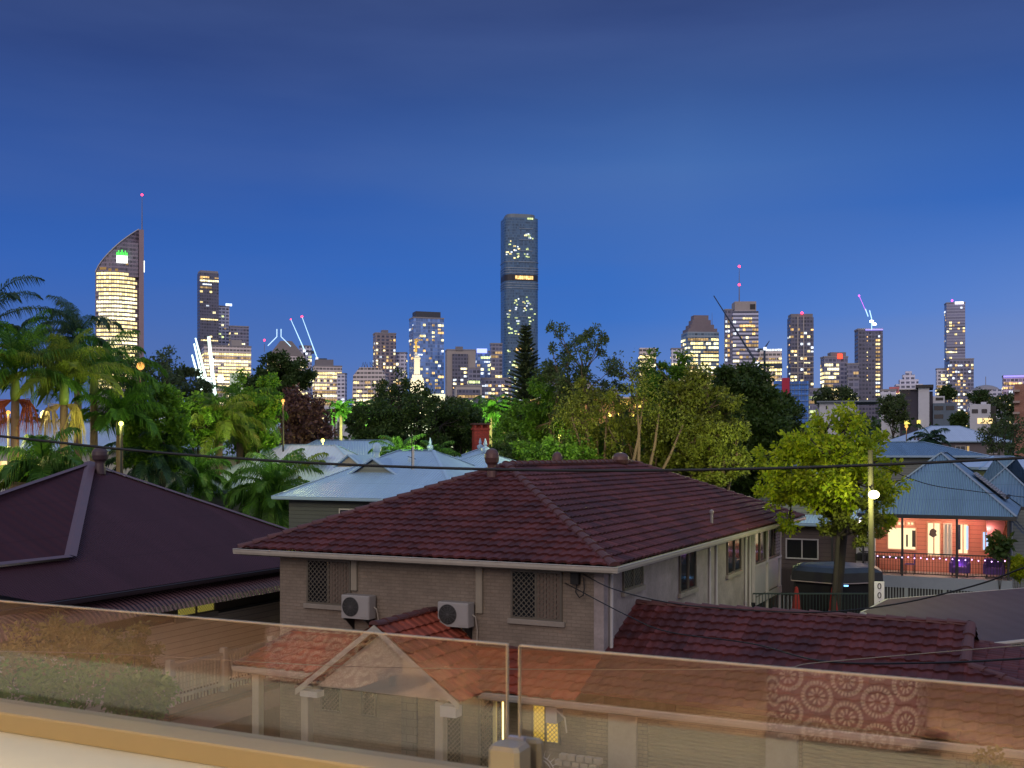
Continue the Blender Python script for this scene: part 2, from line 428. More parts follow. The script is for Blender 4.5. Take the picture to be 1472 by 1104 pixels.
# walls
u0, u1, v0, v1 = .45, 9.87, .5, De - 2.5
mb = MB(); mb.box(f, u0 + .25, u1, v0, v1, GR, ze - .2); mb.build('wall', T_BRICK, H)
mb = MB(); mb.box(f, u0, u0 + .248, v0 + .002, v1, GR, ze - .2); mb.build('side_wall', T_RENDER, H)
# quoin strip of brick at the corner, downpipes
mb = MB(); mb.tube([f(u0 - .06, v0 + .35, ze - .18), f(u0 - .06, v0 + .35, -5.0)], .045, 10); mb.build('downpipe', T_WHITE, H)
for v in (9.4, 10.15, 13.9, 14.5):
    mb = MB(); mb.tube([f(u0 - .05, v, ze - .18), f(u0 - .05, v, -5.4)], .04, 8); mb.build('downpipe', T_WHITE, H)
for u, zb in ((7.42, -3.62), (3.72, -3.98)):
    mb = MB(); mb.bbox(f, u - .09, u + .09, v0 - .09, v0, zb, ze - .2, .01); mb.build('pipe_cover', plain('sand duct cover', (.27, .24, .19), .6), H)
def window(parent, fr, u0, u1, v, z0, z1, sill=True, split=.5, grille=True, glass=None, frame=None, out=-1, sp=.135):
    "framed window standing on the wall plane v of frame fr; out = direction the wall faces along fr.y"
    t = .05; d = .06 * out
    mb = MB(); fm = frame or T_FRAME
    mb.box(fr, u0, u1, v + d, v, z0, z0 + t); mb.box(fr, u0, u1, v + d, v, z1 - t, z1)
    mb.box(fr, u0, u0 + t, v + d, v, z0 + t, z1 - t); mb.box(fr, u1 - t, u1, v + d, v, z0 + t, z1 - t)
    um = u0 + (u1 - u0) * split
    if split: mb.box(fr, um - t / 2, um + t / 2, v + d * 1.05, v, z0 + t, z1 - t)
    w = mb.build('window', fm, parent)
    mb = MB(); mb.box(fr, u0 + t, u1 - t, v + d * .35, v + d * .1, z0 + t, z1 - t); mb.build('pane', glass or T_GLASS, w)
    if grille:
        mb = MB(); mb.grille(fr, u0 + t, u1 - t, v + d * 1.2, z0 + t, z1 - t, sp); mb.build('security_grille', T_GRILL, w)
    if sill:
        mb = MB(); mb.bbox(fr, u0 - .08, u1 + .08, v + out * .10, v, z0 - .12, z0, .015); mb.build('sill', plain('render sill', (.24, .215, .185), .85, var=.3), w)
    return w
for a, b in ((7.54, 8.95), (1.50, 2.86)):
    w = window(H, f, a, b, v0, -4.05, -2.86); mb = MB(); k = a + .06
    while k < (a + b) / 2 - .05: mb.box(f, k, k + .075, v0 - .034 - .008 * (int(k * 40) % 2), v0 - .023, -4.0, -2.92); k += .088
    mb.build('vertical_blind', plain('taupe vertical blind', (.16, .12, .10), .9, var=.3, scale=3), w)
S = Frame(0, 0, BX[0], BX[1], AX[0], AX[1]); S.o = f(0, 0, 0) * 1.0   # side-wall frame: u runs back, v runs left
def sf(u, v, z): pass
window(H, S, 1.75, 3.2, u0, -3.41, -2.86, sp=.12); window(H, S, 6.35, 7.95, u0, -4.0, -2.86, grille=False, glass=T_GLASS)
window(H, S, 11.5, 13.3, u0, -4.0, -2.86, grille=False)
# sunroom at the back: posts, louvres, panels, dark sheets for the undercroft shade
SR = T_WHITE; mb = MB()
for v in (14.9, 17.0, 19.1): mb.box(S, v - .06, v + .06, u0 - .14, u0 - .02, GR if v > 15 else -5.3, ze - .2)
mb.box(S, 14.9, 19.16, u0 - .16, u0 - .145, -5.42, -5.15); mb.box(S, 14.9, 19.16, u0 - .16, u0 - .145, -4.06, -3.98)
mb.build('sunroom_frame', SR, H)
for a, b in ((15.0, 16.9), (17.1, 19.0)):
    w = window(H, S, a, b, u0 - .02, -3.98, -2.86, grille=False, sill=False)
    mb = MB(); mb.box(S, a, b, u0 - .06, u0 - .02, -5.15, -4.06); mb.build('sunroom_panel', T_WHITE, H)
w = MB(); w.box(S, 18.2, 18.95, u0 - .14, u0 - .085, -3.9, -2.9); w.build('louvre_screen', brickm('louvre slats', (.3, .27, .27), (.24, .2, .2), (.08, .05, .05), .4, .12), H)
mb = MB(); mb.box(S, 15.0, 16.9, u0 - .04, u0 - .015, GR, -5.45); mb.build('undercroft_shade_panel', T_DARKT, H)  # solid dark sheet; the shade of the open undercroft is painted
mb = MB(); mb.box(S, 17.1, 19.0, u0 - .04, u0 - .015, GR, -5.45); mb.build('undercroft_shade_panel', T_DARKT, H)
# meter box and service head under the front eave
mb = MB(); mb.bbox(f, 1.03, 1.24, .34, .5, -3.12, -2.82, .01); mb.build('service_box', T_BLACK, H)
mb = MB(); mb.tube([f(1.1, .42, -3.12), f(1.08, .3, -3.3), f(.98, .28, -3.42), f(.88, .28, -3.36), f(.86, .3, -3.2), f(.9, .36, -2.95)], .015, 6); mb.build('service_cable', T_BLACK, H)
# skirt roof, garage wing (both hang from the same gutter line)
zg = -5.5; vg = -1.2
gp = -3.83; gv = 2.84; ge = -7.35
a0, a1 = f(9.97, vg, zg), f(.45, vg, zg); b0, b1 = f(9.3, .5, -4.80), f(.45, .5, -4.80)
G = thing('garage_wing', 'low double garage wing with red tiles joined to the side of the brick house', 'garage', f(-5, 2, GR))
mb = MB()
tiled_face(mb, [a1, f(7.25, vg, zg), f(6.25, .5, -4.80), b1]); tiled_face(mb, [f(7.2, vg, zg), a0, b0, f(6.2, .5, -4.80)])
tiled_face(mb, [a0, f(9.97, .5, zg), b0])
sk = mb.build('skirt_roof', tiles('terracotta tiles tinted sunlit', (.25, .058, .034), (.06, .028, .028)), H)  # brighter copy of the roof tile; sunlit look put into the colour
mb = MB(); ridge_caps(mb, a0, b0, .1); ridge_caps(mb, b0 + V(0, 0, .02), b1 + V(0, 0, .02), .05, lift=.04); mb.build('ridge_capping', T_RIDGE, sk)
mb = MB(); gutter(mb, f(9.97, vg, zg - .02), f(7.1, vg, zg - .02), out=-f.y); gutter(mb, f(9.97, .5, zg - .02), f(9.97, vg, zg - .02), out=f.x); mb.build('gutter', T_CREAM, sk)
mb = MB(); mb.box(f, .4, 9.9, vg + .02, .5, zg - .2, zg - .165); mb.build('soffit', T_SOFF, sk)
# garage roof: near slope, dutch gable at the right end, far slope
e_n0, e_n1 = f(.45, vg, zg), f(-12.2, vg, zg); e_f0, e_f1 = f(.45, vg + 8.1, zg), f(-12.2, vg + 8.1, zg)
k0, k1 = f(.45, gv, gp), f(ge, gv, gp)
gh = .62                                      # gablet height
gn, gf_ = f(ge, gv - gh / .415, gp - gh), f(ge, gv + gh / .415, gp - gh)
mb = MB()
tiled_face(mb, [e_n1, e_n0, k0, k1, gn] if False else [f(ge, vg, zg), e_n0, k0, k1])
tiled_face(mb, [e_n1, f(ge, vg, zg), gn])
tiled_face(mb, [e_f0, f(ge, vg + 8.1, zg), k1, k0]); tiled_face(mb, [f(ge, vg + 8.1, zg), e_f1, gf_])
tiled_face(mb, [e_f1, e_n1, gn, gf_])
groof = mb.build('roof', T_TILE, G)
mb = MB(); ridge_caps(mb, k0, k1, .12); ridge_caps(mb, gn, k1 + f.x * -.02, .12, lift=.05); ridge_caps(mb, gf_, k1, .12, lift=.05); ridge_caps(mb, e_n1, gn, .11); ridge_caps(mb, e_f1, gf_, .11)
mb.build('ridge_capping', T_RIDGE, groof)
mb = MB(); mb.quad(gn + f.x * -.03, k1 + f.x * -.03, gf_ + f.x * -.03); mb.quad(gn + f.x * .03, k1 + f.x * .03, gf_ + f.x * .03); mb.build('gablet', T_TILE, groof)
mb = MB(); gutter(mb, f(2.83, vg, zg - .02), f(-12.3, vg, zg - .02), out=-f.y); gutter(mb, f(-12.2, vg, zg - .02), f(-12.2, vg + 8.1, zg - .02), out=-f.x); mb.build('gutter', T_CREAM, groof)
mb = MB(); mb.box(f, -12.1, .4, vg + .02, vg + .62, zg - .2, zg - .165); mb.build('soffit', T_SOFF, groof)
T_TAN = brickm('tan garage brick', (.27, .22, .15), (.22, .18, .125), (.15, .125, .09))
T_LOWB = T_TAN
gw = vg + .6
doors = [(-3.6, -1.0), (-7.3, -4.35)]
mb = MB()
spans = [(.45, -1.0), (-3.6, -4.35), (-7.3, -11.6)]
for a, b in spans: mb.box(f, a, b, gw, gw + .25, GR, zg - .2)
for a, b in doors: mb.box(f, a, b, gw, gw + .25, -5.95, zg - .2)
mb.box(f, -11.6, -11.35, gw + .25, gw + 6.9, GR, zg - .2); mb.box(f, -11.35, .45, gw + 6.65, gw + 6.9, GR, zg - .2)
mb.build('wall', T_TAN, G)
for a, b in doors:
    mb = MB(); z = -5.95; 
    while z > GR:
        pts = [f(a, gw + .08, z), f(a, gw + .045, z - .025), f(a, gw + .045, z - .06), f(a, gw + .08, z - .085)]
        for i in range(3): mb.quad(pts[i], pts[i] + f.x * (b - a), pts[i + 1] + f.x * (b - a), pts[i + 1])
        z -= .085
    mb.build('roller_door', plain('tan roller door steel', (.27, .23, .15), .5, var=.2), G)
for u in (-.45, -3.95):
    mb = MB(); mb.bbox(f, u - .33, u + .33, gw - .12, gw - .002, GR, zg - .22, .01); mb.build('pier', plain('pale render pier', (.36, .32, .27), .9, var=.3), G)
mb = MB(); mb.bbox(f, 1.02, 1.3, vg + .25, vg + .62, zg - .62, zg - .24, .01); mb.tube([f(1.0, vg + .2, zg - .3), f(.8, vg + .2, zg - .45), f(.8, vg + .3, zg - .8)], .02, 6); mb.build('wall_bracket', T_WHITE, G)
# porch gable
pv = -2.3; pu = 5.0; pz = -3.97; hw = 2.22
A_ = f(pu, pv, pz); Bk = f(pu, .5, pz); pl, pr = f(pu + hw, pv, zg - .15), f(pu - hw, pv, zg - .05); pl2, pr2 = f(pu + hw, .5, zg - .15), f(pu - hw, .5, zg - .05)
mb = MB(); tiled_face(mb, [pr, pr2, Bk, A_]); tiled_face(mb, [pl2, pl, A_, Bk])
pg = mb.build('porch_roof', MATS['terracotta tiles tinted sunlit'], H)
mb = MB(); ridge_caps(mb, A_, Bk, .12); mb.build('ridge_capping', T_RIDGE, pg)
mb = MB()
for a in (pl, pr):
    d = Vector(A_) - Vector(a); 
    q = [Vector(a) - f.y * .03, Vector(A_) - f.y * .03, Vector(A_) - f.y * .03 - V(0, 0, .14), Vector(a) - f.y * .03 - V(0, 0, .14)]
    mb.prism(q, f.y * .03)
mb.build('bargeboard', T_CREAM, pg)
mb = MB(); mb.prism([f(pu + hw - .35, pv + .35, zg - .12), f(pu - hw + .35, pv + .35, zg - .12), f(pu, pv + .35, pz - .22)], f.y * .06); mb.build('gable_panel', plain('white gable sheeting', (.40, .37, .31), .7), pg)
mb = MB(); mb.box(f, pu - hw + .1, pu - hw + .5, pv + .02, pv + .3, zg - .4, zg - .16); mb.box(f, pu + hw - .6, pu + hw - .1, pv + .02, pv + .3, zg - .32, zg - .18); mb.build('boxed_eave', T_WHITE, pg)
for u, v in ((9.45, -.95), (7.3, -1.75), (3.55, -1.75)):
    mb = MB(); mb.bbox(f, u - .11, u + .11, v - .11, v + .11, GR, zg - .2, .015); mb.build('porch_post', plain('pale post paint', (.34, .30, .25), .6), H)
# lower front wall details behind the balustrade
mb = MB(); mb.bbox(f, 5.5, 5.95, v0 - .1, v0 - .001, GR, zg - .2, .01); mb.build('block_pier', brickm('grey block pier', (.17, .16, .15), (.13, .125, .12), (.07, .07, .07), .4, .2), H)
for a, b, z0, z1 in ((7.85, 8.5, -6.9, -5.75), (6.75, 7.2, -6.9, -5.75), (4.2, 5.0, -8.1, -5.75), (3.05, 3.75, -8.1, -5.75)):
    window(H, f, a, b, v0, z0, z1, split=0, sill=False, sp=.12)
LITY = emis('yellow lit curtain', (1.0, .66, .08), .75)
window(H, f, 1.55, 2.3, v0, -7.0, -5.75, split=.5, sill=False, glass=LITY, sp=.11)
mb = MB(); mb.tube([f(2.78, -.55, zg - .2), f(2.78, -.55, GR)], .05, 10); mb.build('downpipe', plain('downpipe with painted yellow light', (.65, .6, .3), .5), H)  # yellow light falling on the pipe is put into its colour
mb = MB(); mb.tube([f(2.62, -.45, zg - .25), f(2.62, -.45, GR)], .018, 6); mb.build('added_glow_tube', emis('yellow glow tube', (1, .8, .25), 5, True), H)  # glowing tube added to light the downpipe, not a real lamp

# air conditioners
def aircon(u0, u1, z0, z1, label):
    t = thing('air_conditioner', label, 'air conditioner', f((u0 + u1) / 2, .2, z0), 'outdoor air conditioner units on the brick wall')
    mb = MB(); mb.bbox(f, u0, u1, .08, .42, z0, z1, .02); b = mb.build('casing', T_ACW, t)
    cu = u0 + (u1 - u0) * .66; cz = (z0 + z1) / 2; r = (z1 - z0) * .42
    mb = MB(); n = 28
    ring = lambda rr, v: [f(cu + rr * math.cos(2 * PI * k / n), v, cz + rr * math.sin(2 * PI * k / n)) for k in range(n)]
    mb.quad(*ring(r, .074)); mb.build('fan_opening', T_BLACK, t)
    mb = MB()
    for q in range(1, 7):
        rr = r * q / 6.3; pts = ring(rr, .066); pts.append(pts[0]); mb.tube(pts, .005, 4, cap=False)
    for k in range(6):
        g = PI * k / 6; mb.tube([f(cu + r * math.cos(g), .06, cz + r * math.sin(g)), f(cu - r * math.cos(g), .06, cz - r * math.sin(g))], .005, 4)
    mb.build('fan_guard', plain('grey fan guard', (.1, .1, .1), .5), t)
    mb = MB(); mb.box(f, u0 + .02, u0 + .27, .07, .078, z0 + .05, z1 - .05); mb.build('side_panel', T_ACW, t)
    for u in (u0 + .12, u1 - .12):
        mb = MB()
        mb.box(f, u - .02, u + .02, .05, .5, z0 - .045, z0 - .002); mb.box(f, u - .02, u + .02, .46, .499, z0 - .35, z0 - .046)
        mb.prism([f(u - .015, .12, z0 - .05), f(u - .015, .47, z0 - .33), f(u - .015, .47, z0 - .05)], f.x * .03); mb.build('bracket', T_BLACK, t)
    mb = MB(); mb.tube([f(u0 - .01, .3, z0 + .3), f(u0 - .09, .3, z0 + .25), f(u0 - .08, .42, z0 - .1), f(u0 - .03, .46, z0 - .9)], .016, 6); mb.build('pipe', T_CREAM, t)
aircon(6.72, 7.58, -4.30, -3.70, 'boxy off white air conditioner beside the left grilled window of the brick wall')
aircon(3.84, 4.70, -4.31, -3.71, 'boxy off white air conditioner between the two grilled windows, above the porch ridge')

# satellite-ish low wall and sun shaped iron gate right of the balcony post
gt = thing('iron_gate', 'white wrought iron gate with a sunburst top, behind the balcony post', 'gate', f(.75, -1.9, GR))
mb = MB(); n = 24; cu, cz = 1.0, -6.95
for r in (.34, .27): mb.tube([f(cu + r * math.cos(PI * k / n), -1.9, cz + r * math.sin(PI * k / n)) for k in range(n + 1)], .012, 5)
for k in range(1, 12):
    g = PI * k / 12; mb.tube([f(cu + .34 * math.cos(g), -1.9, cz + .34 * math.sin(g)), f(cu + .5 * math.cos(g), -1.9, cz + .5 * math.sin(g))], [.012, .002], 5)
for k in range(-3, 4): mb.tube([f(cu + k * .1, -1.9, GR), f(cu + k * .1, -1.9, cz + .05)], .01, 5)
mb.build('sunburst_grille', T_WHITE, gt)
bw_ = thing('breeze_block_wall', 'open breeze block garden wall in pale brick beside the sunburst gate', 'wall', f(.3, -1.6, GR))
mb = MB(); 
for r in range(12):
    z = GR + r * .14
    for k in range(5): mb.bbox(f, .72 - k * .2 - (r % 2) * .1 - .17, .72 - k * .2 - (r % 2) * .1, -1.75, -1.6, z, z + .11, .008)
mb.build('blocks', plain('pale breeze brick', (.33, .28, .22), .8), bw_)
# ------------------------------------------------------------------ balcony we stand on
FB = Frame(0, 3.14, AX[0], AX[1], BX[0], BX[1], z=EYE)
m, nt, out = newmat('balustrade glass')
gg = N(nt, 'NewGeometry'); vd = N(nt, 'VectorMath', _operation='DOT_PRODUCT'); L(nt, gg.outputs['Incoming'], vd.inputs[0]); L(nt, gg.outputs['Normal'], vd.inputs[1]); om = math_(nt, 'SUBTRACT', 1.0, math_(nt, 'ABSOLUTE', vd.outputs['Value'])); frs = math_(nt, 'MULTIPLY_ADD', math_(nt, 'POWER', om, 4.0), .9, .085); t_ = N(nt, 'BsdfTransparent'); t_.inputs[0].default_value = (.96, .95, .93, 1)
g_ = N(nt, 'BsdfGlossy', Roughness=.012); g_.inputs[0].default_value = (1, 1, 1, 1); mx = N(nt, 'MixShader')
L(nt, frs, mx.inputs[0]); L(nt, t_.outputs[0], mx.inputs[1]); L(nt, g_.outputs[0], mx.inputs[2]); L(nt, mx.outputs[0], out.inputs[0]); BG = m
EDGE = plain('polished glass edge', (.72, .60, .40), .45, var=.05, spec=.3)
BAL = thing('balcony_balustrade', 'frameless glass balustrade in a tan metal channel along the bottom of the view', 'balustrade', FB(0, 0, -1.6))
for a, b in ((3.6, .003), (-.036, -2.4)):
    mb = MB(); mb.box(FB, a, b, -.026, -.014, -1.0, -.552); g = mb.build('glass_panel', BG, BAL)
    mb = MB(); mb.box(FB, a, b, -.027, -.013, -.5515, -.548); mb.box(FB, b + .0005, b + (.003 if b > -1 else -.003), -.027, -.013, -.93, -.552) if b > -1 else None
    if a < 0: mb.box(FB, a + .0005, a + .003, -.027, -.013, -.93, -.552)
    mb.build('glass_edge', EDGE, g)
CH = plain('tan channel metal', (.42, .33, .18), .4, .0, var=.06)
mb = MB(); mb.bbox(FB, -2.5, 3.7, -.145, -.028, -.985, -.918, .006); mb.bbox(FB, -2.5, 3.7, -.012, .05, -.985, -.93, .006); mb.build('base_channel', CH, BAL)
ps = plain('champagne post metal', (.38, .34, .25), .3, .3, var=.05)
mb = MB(); mb.bbox(FB, -.078, .018, -.125, -.03, -1.0, -.815, .012); mb.bbox(FB, -.088, .004, .0, .035, -1.0, -.82, .01); p_ = mb.build('post_clamp', ps, BAL)
mb = MB(); mb.box(FB, -.05, -.0, -.029, -.011, -.9, -.81); mb.build('glass_gasket', plain('grey gasket', (.4, .4, .5), .5), BAL)
PAR = plain('cream render parapet', (.60, .56, .42), .8, var=.08)
mb = MB(); mb.bbox(FB, -2.6, 3.8, -1.0, .12, -1.6, -.987, .01); tag(mb.build('parapet', PAR, loc=FB(0, 0, -1.6)), 'broad cream rendered parapet under the glass balustrade', 'parapet')
FLT = boards('warm timber deck boards', (.50, .34, .25), .14, .45, .15, True)
RM = thing('balcony_room', 'warm lit open room and deck of the balcony the view is taken from', 'room', FB(0, -4, -1.6))
ws = plain('warm white room wall', (.62, .56, .46), .8, var=.06)
mb = MB(); mb.box(FB, -4.5, 11.5, -8, -1.005, -1.75, -1.6); mb.build('deck', FLT, RM)
mb = MB(); mb.box(FB, -4.5, 11.5, -8.2, -8, -1.6, 1.15); mb.box(FB, 11.5, 11.7, -8, -3.4, -1.6, 1.15); mb.box(FB, -4.7, -4.5, -8, -3.4, -1.6, 1.15); mb.build('wall', ws, RM)
mb = MB(); mb.box(FB, -4.7, 11.7, -8.2, -2.2, 1.16, 1.3); mb.build('ceiling', ws, RM)
mb = MB(); mb.box(FB, -4.7, 11.7, -8.2, .1, -8.2, -1.76); mb.build('lower_storey', ws, RM)
for u in (-2.0, -.1, 2.4, 4.8, 7.6):
    mb = MB(); mb.lathe(FB(u, -2.6, 1.13), [(.07, 0), (.07, .025)], 14); mb.build('downlight', emis('downlight lens', (1, .75, .4), 12), RM)
    ld = bpy.data.lights.new('downlight_and_fill_lamp', 'SPOT'); ld.energy = 480; ld.color = (1, .74, .42); ld.spot_size = 2.4; ld.spot_blend = .5; ld.shadow_soft_size = .08
    lo = bpy.data.objects.new('downlight_and_fill_lamp', ld); COL.objects.link(lo); lo.location = FB(u, -2.6, 1.10); lo.rotation_euler = (FB(u, -3.0, -1.6) - FB(u, -2.6, 1.1)).to_track_quat('-Z', 'Y').to_euler()
for u in (2.9, -.45):  # extra spots without fittings, added to brighten the ottoman reflections
    ld = bpy.data.lights.new('downlight_and_fill_lamp', 'SPOT'); ld.energy = 1500; ld.color = (1, .80, .52); ld.spot_size = .75; ld.spot_blend = .6; ld.shadow_soft_size = .06
    lo = bpy.data.objects.new('downlight_and_fill_lamp', ld); COL.objects.link(lo); lo.location = FB(u, -2.25, 1.10); lo.rotation_euler = (FB(u, -3.15, -1.3) - FB(u, -2.25, 1.1)).to_track_quat('-Z', 'Y').to_euler()
# patterned cushions whose reflections show in the glass
m, nt, out = newmat('medallion cushion fabric'); uv, u_, v_ = uvxy(nt)
def cellf(off):
    fu = math_(nt, 'SUBTRACT', math_(nt, 'FRACT', math_(nt, 'ADD', math_(nt, 'DIVIDE', u_, .30), off)), .5); fv = math_(nt, 'SUBTRACT', math_(nt, 'FRACT', math_(nt, 'ADD', math_(nt, 'DIVIDE', v_, .19), off)), .5)
    fv = math_(nt, 'MULTIPLY', fv, .63)
    r = math_(nt, 'SQRT', math_(nt, 'ADD', math_(nt, 'MULTIPLY', fu, fu), math_(nt, 'MULTIPLY', fv, fv))); th = math_(nt, 'ARCTAN2', fv, fu); return r, th
acc = None
for off in (0.0, .5):
    r, th = cellf(off); dash = math_(nt, 'GREATER_THAN', math_(nt, 'SINE', math_(nt, 'MULTIPLY', th, 26)), -.55)
    ring = math_(nt, 'MULTIPLY', math_(nt, 'LESS_THAN', math_(nt, 'ABSOLUTE', math_(nt, 'SUBTRACT', r, .235)), .035), dash)
    petal = math_(nt, 'MULTIPLY', math_(nt, 'LESS_THAN', math_(nt, 'ABSOLUTE', math_(nt, 'SUBTRACT', r, .10)), .045), math_(nt, 'GREATER_THAN', math_(nt, 'SINE', math_(nt, 'MULTIPLY', th, 9)), .1))
    q = math_(nt, 'MAXIMUM', ring, petal); acc = q if acc is None else math_(nt, 'MAXIMUM', acc, q)
finish(nt, out, mixc(nt, acc, (.20, .11, .10), (.98, .92, .80)), .9)
PATT = m
for uc, lab in ((2.92, 'patterned ottoman farther along the deck, its medallions mirrored in the left glass panel'), (-.43, 'patterned ottoman close to the viewer, its medallions mirrored in the right glass panel')):
    t = thing('ottoman', lab, 'ottoman', FB(uc, -3.3, -1.6), 'patterned ottomans on the deck')
    mb = MB(); mb.bbox(FB, uc - .38, uc + .38, -3.65, -3.0, -1.5, -1.0, .07); mb.build('cushion', PATT, t)
    for a in (-.3, .3):
        for b in (-3.58, -3.07):
            mb = MB(); mb.tube([FB(uc + a, b, -1.6), FB(uc + a, b, -1.49)], [.02, .03], 8); mb.build('leg', T_DARKT, t)

t = thing('added_side_table', 'pale round side table on a tapered leg between the ottomans, added for its reflection', 'table', FB(1.95, -3.3, -1.6))  # invented table, placed as a pale shape in the glass reflection
mb = MB(); mb.lathe(FB(1.95, -3.3, -1.6), [(.24, .46), (.25, .48), (.24, .5)], 24); mb.build('tabletop', plain('pale oak', (.75, .6, .42), .5), t)
mb = MB(); mb.lathe(FB(1.95, -3.3, -1.6), [(.17, 0), (.16, .02), (.04, .06), (.07, .459)], 16); mb.build('leg', MATS['pale oak'], t)
# ------------------------------------------------------------------ plum roofed house on the left
Hl = thing('plum_roofed_house', 'weatherboard house with a dark plum metal roof, left of the brick house', 'house', f(15, 0, GR))
zl = -3.55; ap = f(19.1, 2.5, -.41)
def RP(u, v):   # point on the big right hand slope
    return f(u, v, zl + (u - 12.4) * (3.14 / 6.7))
nl = RP(12.4, -13.5)
hipc = RP(14.0, -2.95)
mb = MB()
mb.quad(RP(12.4, 8.2), RP(12.4, -5.2), RP(13.4, -6.6), RP(14.0, -5.8), hipc, ap) 
mb.quad(RP(13.4, -6.6), RP(14.0, -9.8), RP(14.0, -5.8))
big = mb.build('roof', T_PLUM, Hl)
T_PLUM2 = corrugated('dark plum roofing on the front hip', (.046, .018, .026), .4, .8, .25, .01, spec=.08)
lf0 = RP(14.0, -9.8); lf1 = at(-120, 752, 26.5)
mb = MB(); mb.quad(ap + V(0, 0, .05), hipc + V(0, 0, .06), lf0 + V(0, 0, .06), lf1); mb.quad(ap, lf1, f(26, 8, zl), RP(12.4, 8.2)); mb.build('front_roof_slope', T_PLUM2, big)
FL = plain('plum flashing', (.10, .055, .072), .5, var=.3, scale=4)
def strip(mb, a, b, w, lift=.07):
    a = Vector(a); b = Vector(b); t = (b - a).normalized(); sd = t.cross(V(0, 0, 1)).normalized() * w
    up = V(0, 0, lift); q = [a - sd, a + up * 1.0, a + sd, b + sd, b + up, b - sd]
    q = [a - sd + V(0, 0, .02), a + up, a + sd + V(0, 0, .02), b + sd + V(0, 0, .02), b + up, b - sd + V(0, 0, .02)]
    mb.quad(q[0], q[1], q[4], q[5]); mb.quad(q[1], q[2], q[3], q[4])
mb = MB(); strip(mb, ap + V(0, 0, .06), hipc + V(0, 0, .06), .19); strip(mb, hipc + V(0, 0, .06), lf0 + V(0, 0, .06), .17); mb.build('flashing', FL, big)
mb = MB(); strip(mb, ap, RP(12.4, 8.2), .12); strip(mb, lf1, ap + V(0, 0, .03), .10); mb.build('ridge_flashing', FL, big)
whirly('roof_vent', ap + f.x * -.55 - f.y * .1 + V(0, 0, .05), .25, plain('dark plum vent', (.055, .032, .04), .5), big)
mb = MB(); gutter(mb, RP(12.4, -6.6) + V(0, 0, -.02), RP(12.4, 8.2) + V(0, 0, -.02), out=-f.x, h=.12, w=.1); mb.build('gutter', plain('dark gutter', (.03, .02, .026), .5), big)
# weatherboard body
WB = boards('pale weatherboards', (.50, .43, .36), .17, .6, .2); WBD = boards('grey blue weatherboards', (.20, .21, .22), .17, .6, .2)
wu = 12.95
S2 = Frame(0, 0, BX[0], BX[1], AX[0], AX[1]); S2.o = f(0, 0, 0) * 1.0
mb = MB(); mb.box(f, wu, wu + 9, -12.5, 7.6, GR, -4.66); mb.build('lower_wall', WB, Hl)
mb = MB(); mb.box(f, wu + .03, wu + 9, -12.5, 7.6, -4.66, zl - .02); mb.build('wall', plain('umber painted sheeting', (.10, .08, .06), .7), Hl)
mb = MB(); mb.box(f, wu - .05, wu, -12.5, 7.6, -4.72, -4.64); mb.build('belt_rail', T_DARKT, Hl)
# bullnose hood
prof = [(12.95, -3.72), (12.5, -3.82), (12.2, -3.93), (12.02, -4.05), (11.93, -4.2)]
mb = MB()
for i in range(4):
    (ua, za), (ub, zb) = prof[i], prof[i + 1]
    mb.quad(f(ub, -7.2, zb), f(ub, 7.7, zb), f(ua, 7.7, za), f(ua, -7.2, za))
for i in range(4):
    (ua, za), (ub, zb) = prof[i], prof[i + 1]
    mb.quad(f(ua, -7.2, za), f(ua + .8, -7.2 - (12.95 - ua), za), f(ub + .8, -7.2 - (12.95 - ub), zb), f(ub, -7.2, zb))
hood = corrugated('plum ribbed hood', (.085, .040, .048), .16, .45, .2, .05)
mb.build('window_hood', hood, Hl)
LITG = emis('dim yellow curtain light', (.75, .62, .12), .35)
def lw(va, vb, z0, z1, glass, grille=True): 
    return window(Hl, S2, va, vb, wu, z0, z1, grille=grille, glass=glass, sill=True, split=.5, sp=.1)
lw(5.4, 6.9, -4.66, -4.12, T_GLASS, False)
lw(-.2, 1.4, -4.64, -4.12, LITG); lw(-5.6, -3.9, -4.7, -4.2, T_BLIND)
mb = MB(); mb.box(S2, 5.45, 5.62, wu - .07, wu - .065, -4.6, -4.18); mb.build('lit_curtain', LITG, Hl)
mb = MB()
for i in range(14): mb.box(S2, 7.2, 7.6, wu - .12, wu - .02, -5.9 + i * .13, -5.83 + i * .13)
mb.build('shutter', WBD, Hl)
# picket fence / balustrade
fe = thing('picket_fence', 'pale timber picket balustrade along the weatherboard wall', 'fence', f(11.9, 0, GR))
for j in range(5):
    vv = -1.5 + j * 2.1; mb = MB(); mb.bbox(f, 11.82, 12.0, vv - .09, vv + .09, GR, -5.5, .01); mb.build('post', T_CREAM, fe)
    if j < 4:
        mb = MB(); mb.box(f, 11.86, 11.92, vv + .09, vv + 2.01, -5.72, -5.62); mb.box(f, 11.86, 11.92, vv + .09, vv + 2.01, -6.55, -6.47); mb.build('rail', T_CREAM, fe)
        mb = MB(); k = vv + .16
        while k < vv + 1.95: mb.box(f, 11.875, 11.9, k, k + .05, -6.7, -5.6); k += .13
        mb.build('pickets', T_CREAM, fe)
mb = MB(); mb.box(f, 11.3, 12.9, -2.2, 7.6, GR, -6.72); tag(mb.build('garden_terrace', brickm('rust coloured paving', (.16, .06, .04), (.11, .05, .04), (.05, .03, .03)), loc=f(12, 2, GR)), 'rust red paved terrace below the picket fence', 'terrace')
mb = MB(); mb.box(f, 9.9, 11.28, -3.2, 3.4, GR, -6.9); tag(mb.build('garden_wall', plain('rust render', (.17, .075, .05), .9, var=.4), loc=f(10.5, 0, GR)), 'low rust coloured garden wall beside the porch', 'wall')

